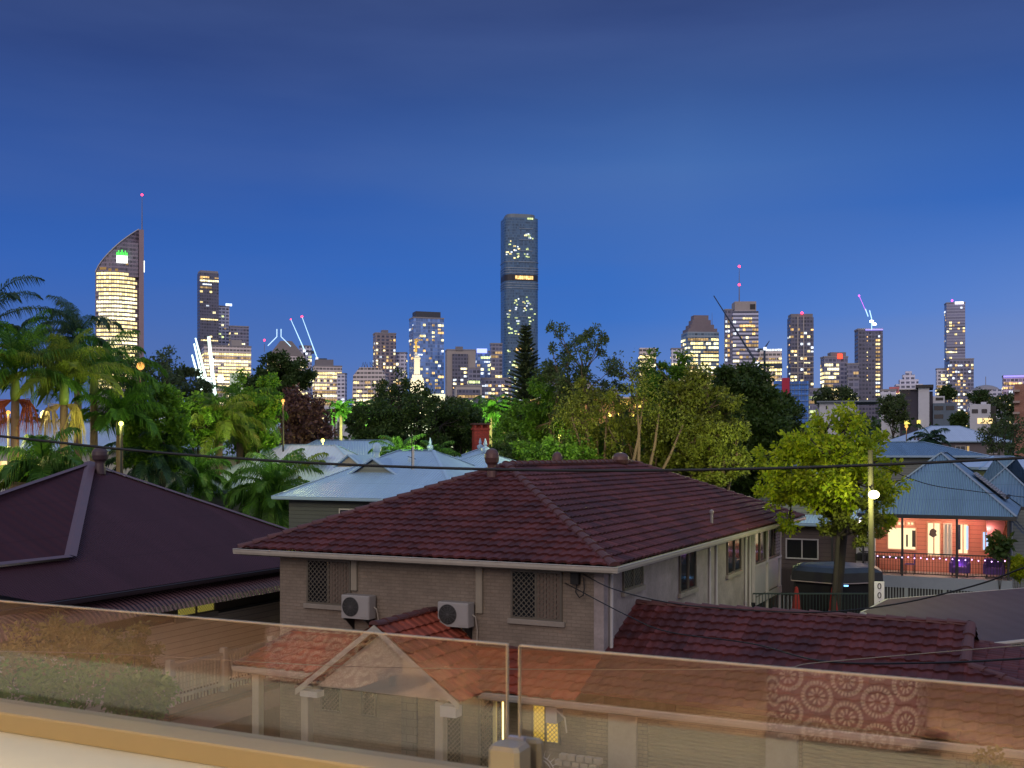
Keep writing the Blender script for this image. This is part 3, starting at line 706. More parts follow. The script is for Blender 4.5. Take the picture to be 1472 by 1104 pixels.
# ------------------------------------------------------------------ flat purple metal roof on the right
Fc = frot(10.04, 31.4, 26.57, z=EYE)
pts = [at(1238, 880, 31.4), at(1275, 861, 34.2)]
E_, A2 = pts; dv_ = Vector((.894, .447, 0)); D_ = at(1424, 925, 26.3)
for q in (E_, A2, D_): q.z = EYE - 4.6
B2 = A2 + dv_ * 9; C2 = D_ + dv_ * 10
cp = thing('carport', 'low carport with a flat purple grey metal roof, behind the garage roof', 'carport', Vector((12, 31, 0)))
mb = MB(); mb.prism([E_, A2, B2, C2, D_], (0, 0, -.09)); mb.build('roof', corrugated('purple grey roofing', (.075, .050, .058), .6, .7, .2, .006, spec=.15), cp)
mb = MB()
for a, b in ((E_, A2), (A2, B2), (D_, C2), (E_, D_)): mb.tube([a + V(0, 0, -.04), b + V(0, 0, -.04)], .055, 6)
mb.build('edge_trim', T_CREAM, cp)
for q in (A2 + dv_ * .5, A2 + dv_ * 4.5, D_ + dv_ * .6, D_ + dv_ * 5):
    mb = MB(); q = Vector(q) + (Vector((11.5, 30.6, 0)) - Vector(q)) * .02; mb.tube([(q.x, q.y, .0), (q.x, q.y, EYE - 4.72)], .06, 8); mb.build('post', T_DARKT, cp)

# ------------------------------------------------------------------ wires
def wire(ps_, r, label, mat=T_BLACK):
    "smooth sagging line through given points (Catmull-Rom)"
    P = [Vector(p) for p in ps_]; P = [P[0] * 2 - P[1]] + P + [P[-1] * 2 - P[-2]]; o = []
    for i in range(1, len(P) - 2):
        for k in range(8):
            t = k / 8; a, b, c, d = P[i - 1:i + 3]
            o.append(.5 * ((2 * b) + (c - a) * t + (2 * a - 5 * b + 4 * c - d) * t * t + (3 * b - a - 3 * c + d) * t ** 3))
    o.append(P[-2]); mb = MB(); mb.tube(o, r, 7)
    return tag(mb.build('overhead_cable', mat, loc=o[0], smooth=True), label, 'cable', 'overhead cables')
wy = lambda px: 13 - (px - 736) / 736 * 1.2
wire([at(px, py, wy(px)) for px, py in ((-400, 585), (0, 627), (200, 648), (420, 664), (640, 673), (860, 676.5), (1080, 674), (1290, 667), (1472, 658), (1800, 640))], .017, 'thick black twisted cable sagging across the whole view above the roofs')
wire([at(px, py, y) for px, py, y in ((836, 824, 26), (880, 846, 24), (960, 866, 22), (1060, 876, 21), (1180, 880, 20), (1290, 868, 18.5), (1400, 842, 17), (1480, 813, 16), (1700, 730, 14))], .013, 'black service cable looping from the brick house corner over the garage roof')
wire([at(px, py, y) for px, py, y in ((812, 838, 26), (900, 884, 23), (960, 908, 21), (1080, 925, 19), (1180, 950, 15), (1330, 953, 13), (1480, 946, 12), (1700, 930, 11))], .012, 'lower black cable crossing in front of the garage tiles')
wire([at(px, py, y) for px, py, y in ((-60, 935, 14), (160, 940, 14), (480, 957, 14), (760, 962, 14), (1100, 961, 13), (1180, 952, 13), (1500, 925, 12))], .006, 'thin grey wire seen through the glass balustrade', plain('grey wire', (.2, .17, .13), .5))
wire([at(px, py, y) for px, py, y in ((1248, 662, 36), (1330, 695, 40), (1400, 706, 43), (1475, 715, 46), (1600, 730, 50))], .016, 'thin cable falling from the street light pole over the blue grey roof')

# ------------------------------------------------------------------ street light pole
SL = thing('street_light', 'tall timber pole with a glowing yellow street lamp beside the jacaranda tree', 'street light', Vector((xat(1253, 35), 35, 0)))
px_, py_ = xat(1253, 35), 35
mb = MB(); mb.tube([(px_, py_, 0), (px_, py_, 4), (px_ - .04, py_, zat(647, 35))], [.115, .10, .08], 12); mb.build('pole', plain('weathered pole timber', (.09, .08, .06), .85, var=.35, scale=2), SL)
mb = MB(); mb.tube([(px_ - .08, py_ - .05, zat(700, 35)), (px_ - .12, py_ - .5, zat(704, 35))], .03, 8); mb.build('bracket', T_BLACK, SL)
lp = Vector((px_ - .12, py_ - .58, zat(710, 35)))
mb = MB(); mb.ball(lp, .17, 14, .8); mb.build('lamp', emis('street lamp glow', (1, .93, .42), 9), SL)
mb = MB(); mb.bbox(WORLD, px_ + .02, px_ + .34, py_ - .2, py_ - .17, zat(872, 35), zat(835, 35), .01); sg = mb.build('number_sign', plain('white pole sign', (.7, .7, .7), .5), SL)
def text(s_, size, frm, u, v, z, mat, parent, name='lettering', ext=.004):
    cu = bpy.data.curves.new(name, 'FONT'); cu.body = s_; cu.size = size; cu.extrude = ext; cu.align_x = 'CENTER'; cu.align_y = 'CENTER'
    ob = bpy.data.objects.new(name, cu); COL.objects.link(ob)
    dg = bpy.context.evaluated_depsgraph_get(); me = bpy.data.meshes.new_from_object(ob.evaluated_get(dg)); bpy.data.objects.remove(ob)
    mb = MB()
    for vv in me.vertices: mb.v.append(tuple(frm(u + vv.co.x, v - vv.co.z, z + vv.co.y)))
    for p in me.polygons: mb.f.append(tuple(p.vertices)); mb.mi.append(0)
    return mb.build(name, mat, parent)
for k, ch in enumerate('001'): text(ch, .28, WORLD, px_ + .18, py_ - .206, zat(842 + 13 * k, 35), T_BLACK, sg, 'digit')
def lamp(p, energy, col, r=.15, name='lamp_light', typ='POINT'):
    ld = bpy.data.lights.new(name, typ); ld.energy = energy; ld.color = col; ld.shadow_soft_size = r
    o = bpy.data.objects.new(name, ld); COL.objects.link(o); o.location = p; return o
lamp(lp + V(-.25, -.1, -.1), 260, (.95, 1, .30), .1)

# ------------------------------------------------------------------ shade gazebo beside the pole
gy = 41; gx = xat(1202, gy)
GZ = thing('garden_gazebo', 'black shade gazebo with mesh sides and pale edge piping, left of the timber pole', 'gazebo', Vector((gx, gy, 0)))
BLK = plain('black canvas', (.022, .024, .03), .45, var=.3)
hexp = lambda r, z, q=0: [V(gx + r * math.cos(PI / 3 * k + q), gy + r * math.sin(PI / 3 * k + q) * .9, z) for k in range(6)]
mb = MB(); zt = zat(812, gy)
r1_, r2_, r3_ = hexp(1.5, zt, .3), hexp(1.85, zat(818, gy), .3), hexp(1.88, zat(832, gy), .3)
mb.quad(*r1_)
for a, b in ((r1_, r2_), (r2_, r3_)):
    for k in range(6): mb.quad(a[k], a[(k + 1) % 6], b[(k + 1) % 6], b[k])
mb.build('canopy', BLK, GZ)
mb = MB(); rr = hexp(1.9, zat(832, gy), .3); mb.tube(rr + [rr[0]], .02, 5); mb.build('piping', plain('pale piping', (.35, .3, .3), .5), GZ)
for k in range(6):
    p = hexp(1.75, 0, .3)[k]; mb = MB(); mb.tube([(p.x, p.y, 0), (p.x, p.y, zat(830, gy))], .035, 7); mb.build('leg', T_BLACK, GZ)
mb = MB(); a = hexp(1.72, .3, .3); b = hexp(1.72, zat(834, gy), .3)
for k in range(6): mb.quad(a[k], a[(k + 1) % 6], b[(k + 1) % 6], b[k])
mb.build('side_netting', plain('black netting', (.008, .009, .012), .9), GZ)
mb = MB(); mb.box(WORLD, xat(1213, gy - 1.9), xat(1219, gy - 1.9), gy - 1.95, gy - 1.9, zat(843, gy - 1.9), zat(841, gy - 1.9)); mb.build('status_lamp', emis('blue indicator', (.2, .5, 1), 3), GZ)
mb = MB()
for k in range(40): 
    x = xat(1085 + k * 4.6, 37); mb.tube([(x, 37.3, 0), (x, 37.3, zat(855, 37))], .012, 4)
mb.box(WORLD, xat(1085, 37), xat(1268, 37), 37.27, 37.33, zat(856, 37), zat(854, 37)); tag(mb.build('pool_fence', plain('dark green fence metal', (.02, .035, .035), .5), loc=V(11, 37.3, 0)), 'dark green tubular fence in front of the black gazebo', 'fence')
for px_c, lab in ((1146, 'crimson folded sun umbrella left of the gazebo'), (1199, 'small crimson cover standing in front of the gazebo')):
    x = xat(px_c, 38.5); mb = MB()
    mb.lathe((x, 38.6, 0), [(.05, 0), (.05, 1.6), (.3, 1.8), (.22, 2.3), (.06, zat(845, 38.6)), (.02, zat(843, 38.6))], 8); tag(mb.build('folded_umbrella', plain('crimson canvas', (.22, .02, .02), .8), loc=V(x, 38.6, 0)), lab, 'umbrella', 'folded crimson umbrellas')
# ------------------------------------------------------------------ hipped houses
ZN = corrugated('pale zinc roofing', (.25, .38, .56), .15, .42, .16, .012)
ZN2 = corrugated('blue grey roofing', (.14, .25, .40), .14, .45, .25, .05)
ZNW = corrugated('chalk white roofing', (.34, .43, .60), .2, .5, .14, .01)
ZND = corrugated('slate metal roofing', (.14, .17, .22), .2, .5, .2, .01)
WALLG = boards('grey green weatherboards', (.13, .15, .15), .18, .6, .2); WALLD = boards('dark slate weatherboards', (.05, .06, .07), .18, .6, .2)
WALLW = plain('pale lilac render', (.42, .42, .46), .8); WARM = emis('warm room light', (1, .72, .33), 1.5)
CAPF = plain('zinc flashing', (.27, .40, .58), .45, var=.1)
def hip_roof(fr, u0, u1, v0, v1, ze, zr, mat, parent, name='roof', along='u', run=None, flash=CAPF, gable=False, fas=None):
    W = u1 - u0; Dp = v1 - v0; r = run if run is not None else min(W, Dp) / 2
    if along == 'u': ra, rb = fr(u0 + (0 if gable else r), (v0 + v1) / 2, zr), fr(u1 - (0 if gable else r), (v0 + v1) / 2, zr)
    else: ra, rb = fr((u0 + u1) / 2, v0 + (0 if gable else r), zr), fr((u0 + u1) / 2, v1 - (0 if gable else r), zr)
    c = [fr(u0, v0, ze), fr(u1, v0, ze), fr(u1, v1, ze), fr(u0, v1, ze)]
    mb = MB()
    if along == 'u':
        mb.quad(c[0], c[1], rb, ra); mb.quad(c[2], c[3], ra, rb); mb.quad(c[1], c[2], rb); mb.quad(c[3], c[0], ra)
        hips = [(c[0], ra), (c[3], ra), (c[1], rb), (c[2], rb)]
    else:
        mb.quad(c[0], c[1], ra); mb.quad(c[1], c[2], rb, ra); mb.quad(c[2], c[3], rb); mb.quad(c[3], c[0], ra, rb)
        hips = [(c[0], ra), (c[1], ra), (c[2], rb), (c[3], rb)]
    o = mb.build(name, mat, parent)
    mb = MB()
    if not gable:
        for a, b in hips: strip(mb, a, b, .08, .04)
    if (ra - rb).length > .2: strip(mb, ra, rb, .09, .04)
    mb.build('ridge_flashing', flash, o)
    mb = MB(); t = .05
    for i in range(4):
        a, b = c[i], c[(i + 1) % 4]; d = (b - a).normalized(); n_ = Vector((d.y, -d.x, 0))
        gutter(mb, a + V(0, 0, .01), b + V(0, 0, .01), out=n_, h=.14, w=.10)
    mb.build('gutter', fas or CAPF, o)
    mb = MB(); mb.box(fr, u0 + .05, u1 - .05, v0 + .05, v1 - .05, ze - .16, ze - .13); mb.build('soffit', T_SOFF, o)
    return o
def finial(p, parent, mat=CAPF, s=1.0):
    mb = MB(); mb.lathe(p, [(.16 * s, -.1 * s), (.12 * s, .05 * s), (.2 * s, .15 * s), (.2 * s, .28 * s), (.06 * s, .36 * s), (.1 * s, .46 * s), (.02 * s, .75 * s)], 8); mb.build('finial', mat, parent)
def simple_window(parent, fr, u0, u1, v, z0, z1, glass=None, frame=None, name='window'):
    mb = MB(); t = .06
    for q in ((u0, u1, z0, z0 + t), (u0, u1, z1 - t, z1), (u0, u0 + t, z0 + t, z1 - t), (u1 - t, u1, z0 + t, z1 - t), ((u0 + u1) / 2 - .025, (u0 + u1) / 2 + .025, z0 + t, z1 - t)):
        mb.box(fr, q[0], q[1], v - .06, v, q[2], q[3])
    w = mb.build(name, frame or T_WHITE, parent); mb = MB(); mb.box(fr, u0 + t, u1 - t, v - .03, v - .005, z0 + t, z1 - t); mb.build('pane', glass or T_GLASS, w); return w

# --- the lit coral house with the veranda (right)
HP = thing('coral_house', 'coral weatherboard house with a lit veranda under a blue grey metal roof', 'house', Vector((19, 48, 0)))
FP = Frame(20.8, 45.6, AX[0], AX[1], BX[0], BX[1], z=EYE)      # u left, v back
ez = -2.7; fz = -5.38
Wp = 6.2
rp = hip_roof(FP, -.25, 6.15, -.1, 9.5, ez, -.02, ZN2, HP, along='v', run=3.4, flash=plain('blue grey flashing', (.2, .25, .31), .5), fas=plain('navy gutter', (.03, .035, .045), .4))
hip_roof(FP, -1.4, 2.4, 9.4, 13.4, ez, -.3, ZN2, HP, along='u', run=2.4, flash=MATS['blue grey flashing'], fas=MATS['navy gutter'])
mb = MB(); q0 = [FP(u_, v_, ez + (u_ + .25) * 2.68 / 3.2) for u_, v_ in ((.35, 3.6), (.35, 6.2), (1.7, 6.2), (1.7, 3.6))]
nn_ = (q0[1] - q0[0]).cross(q0[3] - q0[0]).normalized(); nn_ = nn_ if nn_.z > 0 else -nn_
mb.prism([p + nn_ * .12 for p in q0], nn_ * .05); sp_ = mb.build('solar_collector', brickm('solar collector slats', (.16, .17, .2), (.12, .12, .15), (.3, .32, .36), 3, .12, .02, .1, .2), rp)
mb = MB(); mb.tube([q0[0] + nn_ * .2, q0[1] + nn_ * .2], .08, 8); mb.build('collector_pipe', T_BLACK, sp_)
CORAL = boards('coral weatherboards', (.58, .22, .16), .19, .5, .12)
CTRIM = plain('salmon window trim', (.6, .32, .22), .5)
vw = 2.3
mb = MB()
wins = [(3.75, 5.45, -4.62, -2.98), (1.75, 2.95, -5.3, -2.95)]
mb.box(FP, .12, Wp - .3, vw, vw + .12, fz, ez - .02); mb.build('wall', CORAL, HP)
mb = MB(); mb.box(FP, .12, .3, vw + .12, 9.2, 0 - EYE + .2, ez - .16); mb.box(FP, Wp - .5, Wp - .3, vw + .12, 9.2, fz, ez - .16); mb.box(FP, .3, Wp - .5, 9.0, 9.2, fz, ez - .16); mb.build('side_wall', boards('pale grey weatherboards', (.33, .32, .33), .18, .6, .15), HP)
mb = MB(); mb.box(FP, -.05, Wp - .2, 0, vw, fz - .16, fz); mb.build('veranda_floor', plain('grey veranda boards', (.30, .27, .27), .6), HP)
mb = MB(); mb.box(FP, -.08, Wp - .2, -.06, -.002, fz - .5, fz + .01); mb.build('floor_beam', plain('blue grey beam', (.22, .26, .31), .6), HP)
WR = emis('cream room light', (1.0, .80, .46), 1.35); CB = emis('cool blue glow', (.45, .62, 1), 1.3); AMB = emis('amber room light', (1, .62, .12), 1.0)
def rpx(pxa, pxb, pya, pyb): # rectangle on the coral wall from photograph pixels
    def uu(px):
        r = (px - 736) / FPX; o = FP(0, vw, 0); return (o.x - r * o.y) / (.8997 + .4366 * r)
    ya = FP((uu(pxa) + uu(pxb)) / 2, vw, 0).y
    return uu(pxb), uu(pxa), (HOR - pyb) / FPX * ya, (HOR - pya) / FPX * ya
def lit_open(name, pxa, pxb, pya, pyb, gl, frame=CTRIM):
    a, b, z0, z1 = rpx(pxa, pxb, pya, pyb); return simple_window(HP, FP, a, b, vw, z0, z1, gl, frame, name)
w1 = lit_open('window', 1275, 1318, 757, 791, WR); 
for k in range(3): lit_open('fanlight', 1276 + k * 13.5, 1288 + k * 13.5, 749, 756, WR)
a, b, z0, z1 = rpx(1296, 1318, 759, 789); mb = MB(); mb.box(FP, a + .05, a + .2, vw - .07, vw - .065, z0 + .1, z1 - .1); mb.box(FP, b - .28, b - .2, vw - .07, vw - .065, z0 + .1, z1 - .3); mb.build('curtain', T_DARKT, w1)
d1 = lit_open('doorway', 1332, 1353, 750, 800, WR)
a, b, z0, z1 = rpx(1337, 1346, 760, 772); mb = MB(); n = 12
mb.quad(*[FP((a + b) / 2 + .15 * math.cos(2 * PI * k / n) * (1 + .3 * math.sin(3 * k)), vw - .07, (z0 + z1) / 2 + .2 * math.sin(2 * PI * k / n)) for k in range(n)]); mb.build('wall_picture', plain('charcoal sketch', (.08, .06, .06), .8), d1)
lit_open('glass_door', 1356, 1369, 752, 800, emis('grey glass glow', (.55, .42, .33), .7), plain('bright trim', (.6, .5, .42), .5))
d2 = lit_open('window', 1376, 1393, 752, 797, WR); a, b, z0, z1 = rpx(1377, 1381, 754, 790); mb = MB(); mb.box(FP, a, b, vw - .07, vw - .065, z0, z1); mb.build('curtain', plain('navy curtain', (.02, .03, .06), .8), d2)
a, b, z0, z1 = rpx(1389, 1392, 756, 790); mb = MB(); mb.box(FP, a, b, vw - .07, vw - .065, z0, z1); mb.build('painted_reflection_strip', CB, d2)  # glowing strip paints a blue reflection on the pane
lit_open('window', 1411, 1423, 763, 792, CB); lit_open('window', 1424, 1435, 764, 780, AMB)
for px in (1297, 1375.5, 1449.5, 1241):
    r = (px - 736) / FPX; o = FP(0, .06, 0); u = (o.x - r * o.y) / (.8997 + .4366 * r); mb = MB(); mb.bbox(FP, u - .045, u + .045, .02, .12, fz, ez - .02, .01); mb.build('veranda_post', T_DARKT, HP)
mb = MB(); mb.box(FP, .0, Wp - .2, .03, .09, fz + .97, fz + 1.02); mb.box(FP, 0, Wp - .2, .04, .08, fz + .1, fz + .14)
u = .05
while u < Wp - .2: mb.box(FP, u, u + .018, .05, .07, fz + .14, fz + .97); u += .115
mb.build('veranda_railing', T_DARKT, HP)
FAIRY = emis('violet fairy lights', (.75, .45, 1), 5)
fl = thing('string_light', 'sagging string of violet fairy lights hung along the veranda railing', 'string lights', FP(3, 0, fz + .9))
mb = MB(); pts_ = [FP(u_ / 10 * (Wp - .3) / 1.0, -.03, fz + .86 - .05 * math.sin(u_ * 2.1) ** 2) for u_ in range(11)]; mb.tube(pts_, .008, 4); mb.build('cord', T_BLACK, fl)
for k in range(22):
    mb = MB(); mb.ball(FP(.2 + k * (Wp - .6) / 22, -.04, fz + .83 - .06 * ((k * 37) % 5) / 5), .026, 6); mb.build('bulb', FAIRY, fl)
for u_, c_ in ((4.6, (1, .66, .42)), (2.4, (1, .70, .45)), (.9, (1, .35, .4)), (6.2, (1, .6, .45))):
    lamp(FP(u_, 1.0, ez - .45), 75, c_, .15, 'veranda_light')
lamp(FP(2.0, 1.0, fz + .5), 14, (.7, .3, 1), .2, 'veranda_light')
# furniture on the veranda
PUR = plain('violet cushion fabric', (.10, .05, .22), .9, var=.4, scale=6)
def armchair(u, v, lab):
    t = thing('armchair', lab, 'armchair', FP(u, v, fz), 'veranda armchairs')
    mb = MB(); mb.bbox(FP, u - .36, u + .36, v - .3, v + .35, fz + .18, fz + .45, .05); mb.build('seat', PUR, t)
    mb = MB(); mb.bbox(FP, u - .4, u + .4, v + .2, v + .38, fz + .3, fz + .82, .05); mb.build('backrest', PUR, t)
    for s in (-1, 1): mb = MB(); mb.bbox(FP, u + s * .36 - .06, u + s * .36 + .06, v - .3, v + .3, fz + .2, fz + .62, .03); mb.build('armrest', PUR, t)
    for a in (-.3, .3):
        for b in (-.25, .3): mb = MB(); mb.tube([FP(u + a, v + b, fz), FP(u + a, v + b, fz + .2)], .02, 6); mb.build('leg', T_DARKT, t)
armchair(2.0, .8, 'violet armchair in the middle of the veranda beside the dark post'); armchair(.65, .8, 'violet armchair at the right end of the veranda')
tb = thing('veranda_table', 'dark outdoor table on the left half of the veranda', 'table', FP(4.9, .9, fz))
mb = MB(); mb.bbox(FP, 4.3, 5.5, .5, 1.3, fz + .7, fz + .75, .01); mb.build('tabletop', T_DARKT, tb)
for a in (4.4, 5.4):
    for b in (.6, 1.2): mb = MB(); mb.tube([FP(a, b, fz), FP(a, b, fz + .7)], .025, 6); mb.build('leg', T_DARKT, tb)
for i, (u_, rz_, lab) in enumerate(((5.75, 1, 'slim violet lit chair left of the veranda table'), (4.05, -1, 'slim violet lit chair right of the veranda table'))):
    t = thing('dining_chair', lab, 'chair', FP(u_, .9, fz), 'veranda chairs')
    mb = MB(); mb.bbox(FP, u_ - .2, u_ + .2, .7, 1.1, fz + .43, fz + .47, .01); mb.build('seat', PUR, t)
    mb = MB(); mb.bbox(FP, u_ + .18 * rz_, u_ + .22 * rz_, .7, 1.1, fz + .5, fz + .9, .01); mb.build('backrest', PUR, t)
    for a in (-.18, .18):
        for b in (.72, 1.08): mb = MB(); mb.tube([FP(u_ + a, b, fz), FP(u_ + a, b, fz + .43)], .015, 5); mb.build('leg', T_DARKT, t)
mb = MB(); mb.bbox(FP, 5.6, 6.3, .3, .8, fz + .55, fz + .95, .1); mb.bbox(FP, 5.7, 6.2, .35, .75, fz, fz + .54, .02)
tag(mb.build('barbecue', T_BLACK, loc=FP(5.9, .5, fz)), 'covered black barbecue at the left end of the veranda', 'barbecue')
# under the veranda: battens
mb = MB(); u = .0
while u < Wp - .3:
    if R.random() > .06: mb.box(FP, u, u + .075, .1, .12, -EYE, fz - .5)
    u += .12
mb.build('undercroft_batten', T_DARKT, HP)
mb = MB(); mb.box(FP, .1, Wp - .4, 1.2, 1.3, -EYE, fz - .2); mb.build('undercroft_wall', emis('dim glowing undercroft wall', (.5, .52, .5), .22), HP)  # wall glows by itself; light behind the battens is put into it
# side blinds/louvres and awnings on the right wall
for v_ in (4.0, 6.4):
    mb = MB()
    for i in range(5): mb.quad(FP(.1 - i * .14, v_, -3.1 - i * .16), FP(.1 - i * .14, v_ + 1.3, -3.1 - i * .16), FP(-.06 - i * .14, v_ + 1.3, -3.22 - i * .16), FP(-.06 - i * .14, v_, -3.22 - i * .16))
    mb.build('window_awning', T_DARKT, HP)
mb = MB(); mb.box(FP, .0, .1, .3, vw, fz + .4, ez - .2); mb.build('shutter', boards('dark shutter', (.035, .035, .045), .08), HP)
mb = MB(); mb.quad(FP(1.0, 1.6, ez - .2), FP(.2, 1.6, ez - .2), FP(.35, .6, ez - .95), FP(.9, .6, ez - .95)); mb.build('hanging_blind', plain('brown rolled blind', (.12, .07, .05), .9), HP)

# --- suburban houses
def house(name, lab, px, py_e, y, W, D, rise, roofm, wallm, base=None, along='u', rot=None, run=None, gable=False, wins=(), group=None, cat='house', chim=None, fin=0, over=.5, flash=CAPF):
    "front eave centred at photograph pixel (px, py_e) and distance y"
    x = xat(px, y); ze = zat(py_e, y); g = gz(x, y) if base is None else base
    fr = frot(x, y, 0 if rot is None else rot) if rot != 'A' else Frame(x, y, -AX[0], -AX[1], BX[0], BX[1])
    t = thing(name, lab, cat, fr(0, D / 2, g), group)
    ro = hip_roof(fr, -W / 2, W / 2, 0, D, ze, ze + rise, roofm, t, along=along, run=run, gable=gable, flash=flash)
    mb = MB(); mb.box(fr, -W / 2 + over, W / 2 - over, over, D - over, g - .5, ze - .16); mb.build('wall', wallm, t)
    for (a, b, z0, z1, gl) in wins: simple_window(t, fr, a, b, over, ze + z0, ze + z1, gl)
    return t, fr, ze, ro
def gablet(fr, u, v, z, w, h, parent, roofm, facem, depth=2.0):
    t, = (parent,); mb = MB(); A = fr(u, v, z + h); l = fr(u - w / 2, v, z); r = fr(u + w / 2, v, z)
    A2, l2, r2 = fr(u, v + depth, z + h), fr(u - w / 2, v + depth, z), fr(u + w / 2, v + depth, z)
    mb.quad(l, l2, A2, A); mb.quad(r, r2, A2, A); g = mb.build('gablet', roofm, parent)
    mb = MB(); mb.quad(fr(u - w / 2 + .1, v + .12, z), fr(u + w / 2 - .1, v + .12, z), fr(u, v + .12, z + h - .08)); mb.build('gablet_face', facem, g)
    mb = MB(); mb.tube([l, A, r], .06, 5); mb.build('gablet_trim', CAPF, g)
tA, frA, zeA, roA = house('blue_roofed_house', 'wide pale blue metal roofed house with two small gablets, left of the brick chimney', 520, 716, 47, 9.5, 9, 2.05, ZN, WALLD, rot='A', run=3.8, wins=((-1.5, 1.5, -1.4, -.5, T_GLASS),))
mb = MB(); mb.quad(frA(1.2, -2.4, zeA - .75), frA(4.9, -2.4, zeA - .75), frA(4.9, .3, zeA - .03), frA(1.2, .3, zeA - .03)); mb.build('skillion_roof', ZN, roA)
mb = MB(); mb.box(frA, 1.2, 4.9, -2.46, -2.38, zeA - .92, zeA - .76); mb.build('skillion_gutter', T_WHITE, roA)
mb = MB(); mb.box(frA, 1.4, 4.7, -2.2, .4, 0, zeA - .95); mb.build('lean_to_wall', WALLD, tA)
gablet(frA, -.9, 2.2, zeA + .95, 2.6, .75, roA, ZN, WALLG); gablet(frA, -4.0, 4.8, zeA + 1.25, 1.7, .6, roA, ZN, plain('cream gable', (.3, .27, .22), .8))
whirly('roof_vent', at(671 - 80, 672, 50), .14, CAPF, roA); whirly('roof_vent', at(542, 652, 53), .2, CAPF, roA)
mb = MB(); q = at(594, 690, 49); mb.tube([q, q + V(0, 0, 1.5)], .05, 7); mb.build('vent_pipe', T_WHITE, roA)
mb = MB(); q = at(652 - 64, 655, 50); mb.tube([at(592, 692, 49), at(592, 620, 49)], .02, 5); mb.tube([at(586, 656, 49), at(598, 660, 49)], .012, 4); mb.build('aerial', T_BLACK, roA)
house('blue_roofed_house', 'steep pale blue pyramid roofed house rising behind the two gablets', 505, 676, 62, 11, 10, 1.75, ZN, WALLG, rot=8, run=3.4)
tB, frB, zeB, roB = house('blue_roofed_house', 'pale blue roofed house with spiked finials, just left of the brick house ridge', 650, 690, 50, 6.5, 6.5, 1.25, ZN, WALLG, rot='A', run=3.2)
finial(frB(0, 3.3, zeB + 1.2), roB)
tB, frB, zeB, roB = house('blue_roofed_house', 'small pale blue pyramid roof with a ball finial behind the other finial roof', 640, 678, 60, 6.0, 6, 1.2, ZN, WALLG, rot=20, run=3); finial(frB(0, 3, zeB + 1.15), roB)
tB, frB, zeB, roB = house('blue_roofed_house', 'pale blue pyramid roof nearest the brick chimney', 682, 674, 66, 6.2, 6, 1.2, ZN, WALLG, rot=-5, run=3); finial(frB(0, 3, zeB + 1.15), roB)
house('blue_roofed_house', 'pale blue low roof seen through the gap right of the palms', 400, 706, 56, 11, 9, 2.4, ZNW, WALLG, rot=-10, run=4)
house('blue_roofed_house', 'chalk white roof half hidden behind the left palms', 300, 655, 66, 16, 10, 2.6, ZNW, WALLW, rot=12, run=4.5)
house('blue_roofed_house', 'chalk white roof at the left border behind the red seeded palm', 25, 645, 58, 14, 9, 1.5, ZNW, WALLW, rot=-8, run=4, wins=((-2, -.6, -1.6, -.6, WARM), (2.2, 3.3, -1.6, -.6, T_GLASS)))
house('blue_roofed_house', 'pale roof glimpsed between the eucalypts behind the brick house ridge', 930, 675, 80, 15, 10, 2.6, ZN, WALLG, rot=6, run=4.5)
tC, frC, zeC, roC = house('blue_roofed_house', 'blue metal roof with a front gable, between the brick house and the jacaranda', 1158, 752, 50, 6.4, 10, 2.4, ZN, boards('umber weatherboards', (.075, .055, .055), .2), rot='A', run=4, wins=((-1.0, .5, -1.7, -.75, T_GLASS),))
gablet(frC, -.4, .6, zeC + .35, 3.6, 1.35, roC, ZN, WALLG, 3)
mb = MB(); mb.box(frC, -3.0, 2.6, -.2, -.1, zeC - 3.2, zeC - 2.1)
tag(mb.build('veranda_screen', boards('umber batten screen', (.05, .035, .035), .12, vertical=True), tC))
mb = MB(); u = -4.1
while u < .6: mb.box(frC, u, u + .07, -.5, -.46, zeC - 4.1, zeC - 3.3); u += .16
pf = mb.build('picket_fence', T_WHITE, loc=frC(-1.5, -.5, 0)); tag(pf, 'short white picket fence below the brown walled house', 'fence')
for u_ in (-1.9, 1.2): mb = MB(); mb.bbox(frC, u_ - .05, u_ + .05, -.1, 0, 0, zeC - .15, .01); mb.build('post', T_DARKT, tC)
mb = MB(); mb.box(frC, 2.3, 3.1, -.4, -.2, 0, zeC - .2); mb.build('pale_wall', T_WHITE, tC)
house('blue_roofed_house', 'blue violet roof left of the jacaranda crown behind the dark fig', 1130, 668, 95, 14, 10, 3, ZN, WALLG, rot=15, run=4.5)
house('grey_roofed_house', 'slate blue roof peeking over the coral house, right of the jacaranda', 1315, 655, 78, 10, 9, 1.0, ZN2, WALLG, rot=-10, run=3.5)
house('white_roofed_house', 'long chalk white hip roof over a grey two storey house with a lit orange window', 1378, 634, 118, 11.0, 9, 1.75, ZNW, plain('dusky grey render', (.12, .11, .13), .8), rot=-4, run=4, wins=((-.2, .9, -1.9, -.5, T_GLASS), (1.0, 1.3, -1.6, -.5, AMB), (-4.2, -3.3, -1.2, -.6, T_GLASS), (3.2, 4.3, -1.4, -.5, T_GLASS), (-3.9, -2.9, -3.9, -2.9, AMB)))
house('blue_roofed_house', 'small pale roofed house at the right border beyond the coral roof', 1475, 672, 60, 5, 6, .6, ZNW, WALLG, rot=0, run=2)

